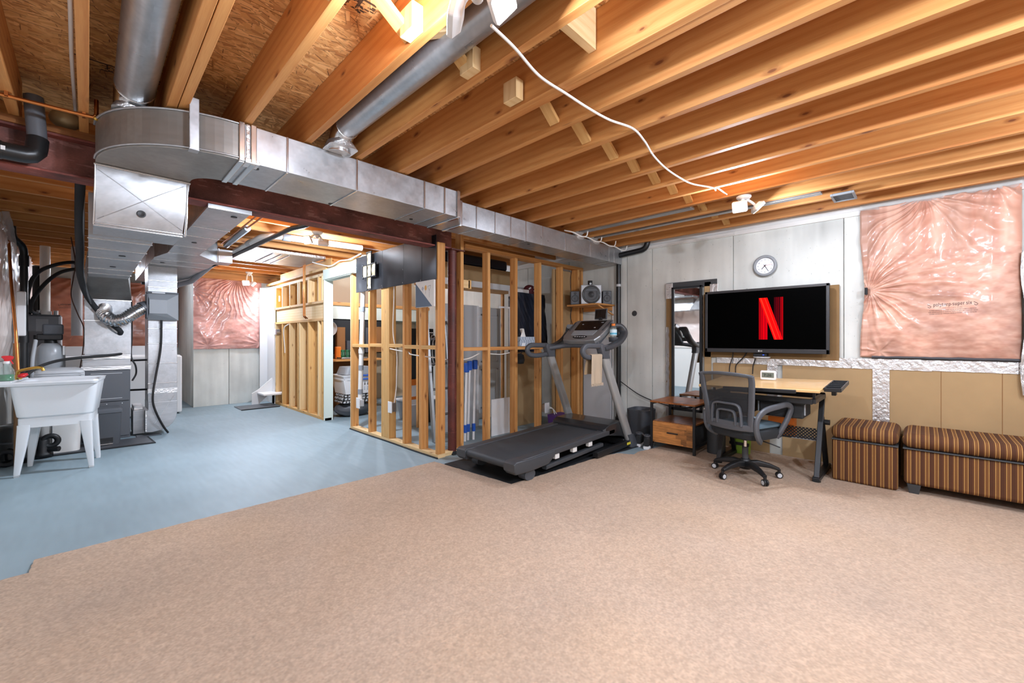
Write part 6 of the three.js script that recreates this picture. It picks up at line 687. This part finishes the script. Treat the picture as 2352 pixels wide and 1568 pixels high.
// ------------------------------------------------------------------ side table, bins, shoes
{
  const t = thing('side_table', 'rustic brown side table with a drawer in a black metal frame', 'side table'); const x0 = 4.17, x1 = 4.62, z0 = -2.04, z1 = -1.60;
  for (const x of [x0, x1]) for (const z of [z0, z1]) part(t, 'leg', bx(x - 0.012, x + 0.012, 0.014, 0.495, z - 0.012, z + 0.012, 0.002), M.deskMetal); part(t, 'top', bx(x0 - 0.014, x1 + 0.014, 0.495, 0.512, z0 - 0.014, z1 + 0.014, 0.003), M.rusticTop);
  for (const z of [z0, z1]) { part(t, 'frame_bar', bx(x0, x1, 0.475, 0.495, z - 0.01, z + 0.01), M.deskMetal); part(t, 'frame_bar', bx(x0, x1, 0.075, 0.095, z - 0.01, z + 0.01), M.deskMetal); } part(t, 'shelf', bx(x0 + 0.008, x1, 0.29, 0.305, z0 + 0.012, z1 - 0.012, 0.002), M.rusticTop); part(t, 'drawer_box', bx(x0 + 0.02, x1, 0.09, 0.29, z0 + 0.02, z1 - 0.02), M.blackMatt);
  const d = part(t, 'drawer', bx(x0 - 0.006, x0 + 0.012, 0.085, 0.30, z0 + 0.014, z1 - 0.014, 0.003), M.rustic); part(d, 'handle', bar([x0 - 0.012, 0.20, -1.87], [x0 - 0.012, 0.20, -1.76], 0.012, 0.01), M.deskMetal);
  const b = thing('waste_bin', 'black slate waste bin in the corner behind the shoes', 'bin'); part(b, 'body', loft([ringY(0.0, 0.26, 0.22, 0.06, 4.56, -2.36, 6), ringY(0.34, 0.30, 0.27, 0.08, 4.56, -2.36, 6), ringY(0.345, 0.28, 0.25, 0.08, 4.56, -2.36, 6), ringY(0.30, 0.27, 0.24, 0.08, 4.56, -2.36, 6)]), M.charcoal);
  const shoe = (x, z, l) => { const s = thing('sneaker', l, 'shoe', 'dark sneakers beside the side table'); s.userData.placed = true; place(s, x, 0.0, z, 0.25);
    const sec = [[-0.135, 0.04, 0.055, 0.09], [-0.11, 0.075, 0.07, 0.115], [-0.05, 0.085, 0.075, 0.10], [0.02, 0.085, 0.085, 0.075], [0.08, 0.075, 0.085, 0.06], [0.125, 0.05, 0.06, 0.045]]; part(s, 'upper', loft(sec.map(([a, , w, h]) => rrect(w * 0.92, h, 0.025).map(p => [a, 0.025 + h / 2 + p[1], p[0]]))), M.blackMatt); part(s, 'sole', loft(sec.map(([a, , w]) => rrect(w * 1.05, 0.03, 0.01).map(p => [a * 1.04, 0.016 + p[1], p[0]]))), M.white); for (let i = 0; i < 4; i++) part(s, 'lace', bar([-0.01 + i * 0.022, 0.118 - i * 0.013, -0.025], [0.0 + i * 0.022, 0.118 - i * 0.013, 0.025], 0.007, 0.006), M.lightGrey); part(s, 'collar', new THREE.TorusGeometry(0.032, 0.01, 8, 20).rotateX(PI / 2).scale(1.3, 1, 0.9).translate(-0.08, 0.135, 0), M.charcoal); };
  shoe(4.28, -2.22, 'dark sneaker with a white sole, the left one by the side table'); shoe(4.24, -2.105, 'dark sneaker with a white sole touching the side table leg');
  const c = thing('tower_fan', 'slim charcoal cylinder tower with a pale ring beside the side table', 'tower'); part(c, 'lower', cyl([4.45, 0.014, -1.49], [4.45, 0.32, -1.49], 0.085, 0.085, 36), M.leg); part(c, 'ring', cyl([4.45, 0.32, -1.49], [4.45, 0.33, -1.49], 0.084, 0.084, 36), M.cream); part(c, 'upper', cyl([4.45, 0.33, -1.49], [4.45, 0.60, -1.49], 0.085, 0.085, 36), M.leg); part(c, 'cap', lathe([[0.085, 0.60], [0.085, 0.63], [0.078, 0.642], [0, 0.642]].reverse(), 4.45, 0, -1.49, 36), M.black);
  const g = thing('green_bag', 'lime green bag under the left end of the desk', 'bag'); part(g, 'body', loft([ringY(0.015, 0.10, 0.16, 0.03, 4.62, -1.31), ringY(0.2, 0.12, 0.18, 0.04, 4.62, -1.31), ringY(0.36, 0.08, 0.17, 0.03, 4.62, -1.31)]), M.lime); part(g, 'strap', bx(4.555, 4.565, 0.10, 0.13, -1.40, -1.22, 0.003), M.black);
}
// ------------------------------------------------------------------ drafting desk
{
  const t = thing('drafting_desk', 'drafting desk with a pale wood tilted top on black metal legs', 'desk'); const z0 = -1.42, z1 = -0.545;
  const top = new THREE.Group(); top.name = 'desk_top'; top.position.set(3.80, 0.757, (z0 + z1) / 2); top.rotation.set(-0.022, 0, 0.055); t.add(top);
  part(top, 'board', rb(0.62, 0.02, z1 - z0, 0.004, 0.31, 0.0, 0), M.bamboo); part(top, 'front_ledge', rb(0.02, 0.028, 0.52, 0.004, -0.012, -0.006, 0.03), M.deskMetal); const tr = [[-0.0, 0.5]]; part(top, 'side_tray', [rb(0.46, 0.008, 0.10, 0.003, 0.36, -0.012, 0.495), rb(0.46, 0.03, 0.008, 0.003, 0.36, 0.0, 0.545), rb(0.46, 0.03, 0.008, 0.003, 0.36, 0.0, 0.447), ...[0.13, 0.24, 0.33, 0.41, 0.50, 0.59].map(x => rb(0.008, 0.028, 0.10, 0.003, x, 0.0, 0.495))], M.deskMetal); part(top, 'tray_clamp', rb(0.06, 0.07, 0.03, 0.004, 0.42, -0.05, 0.47), M.black);
  for (const z of [-1.357, -0.612]) {
    part(t, 'foot', bx(4.08, 4.66, 0.016, 0.05, z - 0.025, z + 0.025, 0.006), M.deskMetal); for (const x of [4.11, 4.62]) part(t, 'foot_pad', cyl([x, 0.008, z], [x, 0.02, z], 0.03), M.black);
    part(t, 'slanted_leg', bar([4.12, 0.04, z], [4.40, 0.70, z], 0.038, 0.032, V(0, 1, 0), 0.004), M.deskMetal); part(t, 'upright_leg', bar([4.58, 0.04, z], [4.34, 0.50, z], 0.038, 0.032, V(0, 1, 0), 0.004), M.deskMetal); part(t, 'top_arm', bx(3.95, 4.42, 0.655, 0.69, z - 0.02, z + 0.02, 0.004), M.deskMetal); part(t, 'tilt_post', bx(4.0, 4.02, 0.66, 0.75, z - 0.008, z + 0.008), M.deskMetal); part(t, 'knob', cyl([4.355, 0.46, z + 0.02], [4.355, 0.46, z + 0.055], 0.022), M.black);
  }
  part(t, 'front_rail', bx(3.93, 3.96, 0.65, 0.69, -1.357, -0.612, 0.004), M.deskMetal); part(t, 'rear_rail', bx(4.40, 4.43, 0.65, 0.69, -1.357, -0.612, 0.004), M.deskMetal); part(t, 'stretcher', bx(4.30, 4.42, 0.30, 0.306, -1.33, -0.64, 0.002), M.grey); part(t, 'perforated_back', (() => { const g = new THREE.PlaneGeometry(0.70, 0.10); uvm(g, [0, 0], 0); return g.rotateY(-PI / 2).translate(4.30, 0.355, -0.985); })(), M.perf); for (const [a, b] of [[-1.2, -1.12], [-0.92, -0.82]]) part(t, 'stretcher_patch', bx(4.298, 4.422, 0.299, 0.3075, a, b), M.black);
  const drawer = (a, b) => { const d = part(t, 'drawer', bx(3.99, 4.30, 0.52, 0.64, a, b, 0.012), M.blackMatt); part(t, 'drawer_rail', bx(3.985, 4.3, 0.635, 0.65, a - 0.012, b + 0.012, 0.003), M.deskMetal); for (const z of [a - 0.008, b + 0.008]) part(t, 'drawer_hanger', bx(4.0, 4.015, 0.55, 0.66, z - 0.005, z + 0.005), M.grey); };
  drawer(-1.33, -1.05); drawer(-0.99, -0.68);
  const bn = thing('orange_binder', 'orange folder on the perforated shelf under the desk', 'folder'); part(bn, 'cover', rb(0.10, 0.16, 0.20, 0.006, 4.36, 0.387, -0.90), M.orange);
  const sn = thing('snack_box', 'dark red carton standing under the desk behind the chair', 'box'); part(sn, 'carton', rb(0.08, 0.15, 0.11, 0.004, 4.36, 0.382, -1.20), std({ color: 0x4a2622, roughness: 0.6 })); part(sn, 'white_patch', bx(4.317, 4.3195, 0.41, 0.44, -1.235, -1.17), M.white);
  const ct = ctex(256, 128, (x, w, h) => { x.fillStyle = '#6e766c'; x.fillRect(0, 0, w, h); x.fillStyle = '#1d2420'; x.font = 'bold 88px sans-serif'; x.fillText('7:26', 36, 98); });
  const c = thing('digital_clock', 'small white digital clock on the desk top', 'clock'); part(c, 'case', loft([rrect(0.115, 0.075, 0.012).map(p => [4.24, 0.835 + p[1], -0.985 + p[0]]), rrect(0.125, 0.085, 0.014).map(p => [4.25, 0.835 + p[1], -0.985 + p[0]]), rrect(0.11, 0.07, 0.012).map(p => [4.27, 0.835 + p[1], -0.985 + p[0]])]), M.white); const dp = new THREE.PlaneGeometry(0.095, 0.045); dp.rotateY(-PI / 2); dp.translate(4.2395, 0.838, -0.985); part(c, 'display', dp, std({ map: ct, roughness: 0.3 }));
}
// ------------------------------------------------------------------ office chair
{
  const t = thing('office_chair', 'black mesh back office chair on castors facing the desk', 'chair'); t.userData.placed = true; place(t, 3.87, 0.014, -1.065, -0.33); t.scale.set(0.96, 0.97, 0.96); const P = 0.0;
  for (let i = 0; i < 5; i++) { const a = 1.79 + i * 2 * PI / 5, c = Math.cos(a), s = -Math.sin(a), R = 0.262; part(t, 'base_arm', loft([[0.03, 0.105, 0.06, 0.055], [0.10, 0.115, 0.05, 0.05], [0.19, 0.10, 0.042, 0.038], [R, 0.075, 0.034, 0.026]].map(([r, y, w, h]) => rrect(w, h, 0.01).map(p => [c * r - s * p[0], y + p[1], s * r + c * p[0]]))), M.black);
    part(t, 'caster', [cyl([c * R - s * 0.018, 0.026, s * R + c * 0.018], [c * R - s * 0.004, 0.026, s * R + c * 0.004], 0.026, 0.026, 20), cyl([c * R + s * 0.018, 0.026, s * R - c * 0.018], [c * R + s * 0.004, 0.026, s * R - c * 0.004], 0.026, 0.026, 20), cyl([c * R, 0.03, s * R], [c * R, 0.075, s * R], 0.012)], M.black); part(t, 'caster_rim', [cyl([c * R - s * 0.0185, 0.026, s * R + c * 0.0185], [c * R - s * 0.0195, 0.026, s * R + c * 0.0195], 0.018, 0.018, 16), cyl([c * R + s * 0.0185, 0.026, s * R - c * 0.0185], [c * R + s * 0.0195, 0.026, s * R - c * 0.0195], 0.018, 0.018, 16)], M.lightGrey); }
  part(t, 'hub', lathe([[0, 0.06], [0.045, 0.065], [0.05, 0.10], [0.04, 0.145], [0.028, 0.15]], 0, 0, 0, 28), M.black); part(t, 'gas_column', cyl([0, 0.14, 0], [0, 0.25, 0], 0.025, 0.025, 24), M.leg); part(t, 'piston', cyl([0, 0.24, 0], [0, 0.345, 0], 0.014, 0.014, 20), M.chrome); part(t, 'mechanism', bx(-0.1, 0.08, 0.325, 0.355, -0.08, 0.08, 0.01), M.black); part(t, 'lever', tube([[0.02, 0.33, 0.08], [0.06, 0.31, 0.17], [0.10, 0.285, 0.24]], 0.005, 16, 8), M.black);
  part(t, 'seat', loft([[0.345, 0.36, 0.36, 0.1], [0.36, 0.44, 0.44, 0.12], [0.40, 0.47, 0.47, 0.13], [0.43, 0.46, 0.46, 0.13], [0.442, 0.38, 0.38, 0.12]].map(([y, w, d, r]) => ringY(y, w, d, r, 0.02, 0, 8))), M.seat); part(t, 'cushion_pad', loft([[0.438, 0.34], [0.452, 0.38], [0.468, 0.37], [0.476, 0.3]].map(([y, w]) => ringY(y, w, w, 0.06, 0.03, 0.02, 6))), std({ color: 0x4d5f68, roughness: 0.95 }));
  const BX = y => -0.215 - 0.02 * smooth(0.55, 0.9, y) - 0.06 * (y - 0.45) , HW = y => mix(0.195, 0.232, smooth(0.45, 0.9, y));
  for (const s of [-1, 1]) part(t, 'back_post', sweep([0.44, 0.52, 0.62, 0.74, 0.84, 0.885].map(y => [BX(y) - (y > 0.86 ? 0.01 : 0), y, s * HW(y)]), 0.05, 0.024, 0.01, V(1, 0, 0), 24), M.chair);
  part(t, 'back_top_rail', sweep([[-0.262, 0.88, -0.24], [-0.285, 0.893, -0.1], [-0.29, 0.896, 0], [-0.285, 0.893, 0.1], [-0.262, 0.88, 0.24]], 0.022, 0.028, 0.008, V(0, 1, 0), 24), M.chair);
  part(t, 'back_mesh', sheet(20, 24, (u, v) => { const y = mix(0.47, 0.885, v), z = (u - 0.5) * 2 * HW(y) * 0.95; return [BX(y) - 0.03 * (1 - (2 * u - 1) ** 2) * v, y, z]; }, 0.44, 0.42), M.mesh);
  part(t, 'lower_rail', sweep([[-0.215, 0.46, -0.20], [-0.235, 0.455, -0.1], [-0.24, 0.453, 0], [-0.235, 0.455, 0.1], [-0.215, 0.46, 0.20]], 0.025, 0.055, 0.01, V(0, 1, 0), 24), M.chair);
  const arch = (w0, w1, h) => sweep([[-0.245, 0.47, -w0], [-0.25, 0.47 + h * 0.6, -w0 * 0.97], [-0.255, 0.47 + h * 0.93, -w1 * 0.86], [-0.256, 0.47 + h, 0], [-0.255, 0.47 + h * 0.93, w1 * 0.86], [-0.25, 0.47 + h * 0.6, w0 * 0.97], [-0.245, 0.47, w0]], 0.016, 0.03, 0.006, V(1, 0, 0), 48);
  part(t, 'lumbar_arch', arch(0.135, 0.13, 0.175), M.chair); part(t, 'lumbar_arch', arch(0.085, 0.08, 0.12), M.chair); part(t, 'lumbar_plate', bx(-0.252, -0.24, 0.47, 0.50, -0.14, 0.14, 0.005), M.chair);
  for (const s of [-1, 1]) { const z = s * 0.235; part(t, 'armrest', sweep([[-0.10, 0.34, z * 0.85], [-0.17, 0.385, z * 0.97], [-0.205, 0.46, z], [-0.195, 0.545, z * 1.02], [-0.13, 0.60, z * 1.06], [0.02, 0.632, z * 1.14], [0.14, 0.64, z * 1.18], [0.185, 0.61, z * 1.18], [0.17, 0.54, z * 1.13], [0.13, 0.44, z * 1.02], [0.10, 0.36, z * 0.88]], 0.045, 0.03, 0.01, V(0, 0, s), 70), M.chair); for (const y of [0.50, 0.56]) part(t, 'bolt', cyl([-0.215, y, z], [-0.226, y, z], 0.008, 0.008, 12), M.chrome); }
}
// ------------------------------------------------------------------ striped ottomans
{
  const cushion = (x0, x1, y0, y1, z0, z1, r) => { const g = new RoundedBoxGeometry(x1 - x0, y1 - y0, z1 - z0, 5, r); const p = g.attributes.position, n = g.attributes.normal, uv = g.attributes.uv; for (let i = 0; i < p.count; i++) { uv.setXY(i, p.getZ(i) + (Math.abs(n.getZ(i)) > 0.8 ? p.getX(i) : 0), p.getY(i) + p.getX(i)); } return g.translate((x0 + x1) / 2, (y0 + y1) / 2, (z0 + z1) / 2); };
  const t = thing('ottoman', 'small square storage ottoman in brown and gold striped fabric', 'ottoman', 'striped storage ottomans'); part(t, 'body', cushion(4.265, 4.77, 0.014, 0.35, -0.535, -0.135, 0.025), M.stripe); part(t, 'lid', cushion(4.255, 4.775, 0.35, 0.46, -0.54, -0.13, 0.05), M.stripe); part(t, 'piping', bx(4.258, 4.77, 0.343, 0.352, -0.537, -0.133, 0.003), M.leg);
  const b = thing('storage_bench', 'long storage bench in brown and gold striped fabric on dark block feet', 'ottoman', 'striped storage ottomans'); part(b, 'body', cushion(4.29, 4.78, 0.075, 0.345, -0.105, 0.98, 0.03), M.stripe); part(b, 'lid', cushion(4.275, 4.79, 0.345, 0.455, -0.115, 0.99, 0.055), M.stripe); part(b, 'piping', bx(4.28, 4.785, 0.338, 0.347, -0.11, 0.985, 0.003), M.leg); for (const z of [-0.05, 0.9]) for (const x of [4.32, 4.72]) part(b, 'foot', loft([ringY(0.014, 0.055, 0.055, 0.006, x, z), ringY(0.08, 0.075, 0.075, 0.006, x, z)]), M.leg);
}
// ------------------------------------------------------------------ cable from lamp to lamp
{
  const c = thing('lamp_cable', 'long white cable stapled under the joists from one flood light to the next', 'cable');
  part(c, 'cable', tube([[1.03, 2.30, -1.12], [1.18, 2.312, -1.152], [1.388, 2.309, -1.196], [1.574, 2.31, -1.194], [1.739, 2.305, -1.185], [1.924, 2.311, -1.175], [2.09, 2.309, -1.131], [2.256, 2.304, -1.149], [2.483, 2.311, -1.206], [2.737, 2.309, -1.236], [2.95, 2.302, -1.23], [3.145, 2.31, -1.221], [3.353, 2.309, -1.138], [3.39, 2.304, -1.14], [3.46, 2.35, -1.16], [3.62, 2.325, -1.13]], 0.006, 160, 8), M.wire); for (const [x, z] of [[2.15, -1.135], [2.46, -1.2], [3.38, -1.14]]) part(c, 'staple', new THREE.TorusGeometry(0.011, 0.002, 6, 12).translate(x, 2.312, z), M.zinc);
}
// ------------------------------------------------------------------ put every group's origin at its base
for (const t of things) {
  if (t.isGroup && t.userData.placed) continue;
  t.updateMatrixWorld(true); const b = new THREE.Box3().setFromObject(t), c = b.getCenter(V(0, 0, 0)); c.y = b.min.y;
  if (t.isGroup) { t.position.add(c); for (const k of t.children) k.position.sub(c); } else { t.geometry.translate(-c.x, -c.y, -c.z); t.position.add(c); }
}
renderer.render(scene, camera);
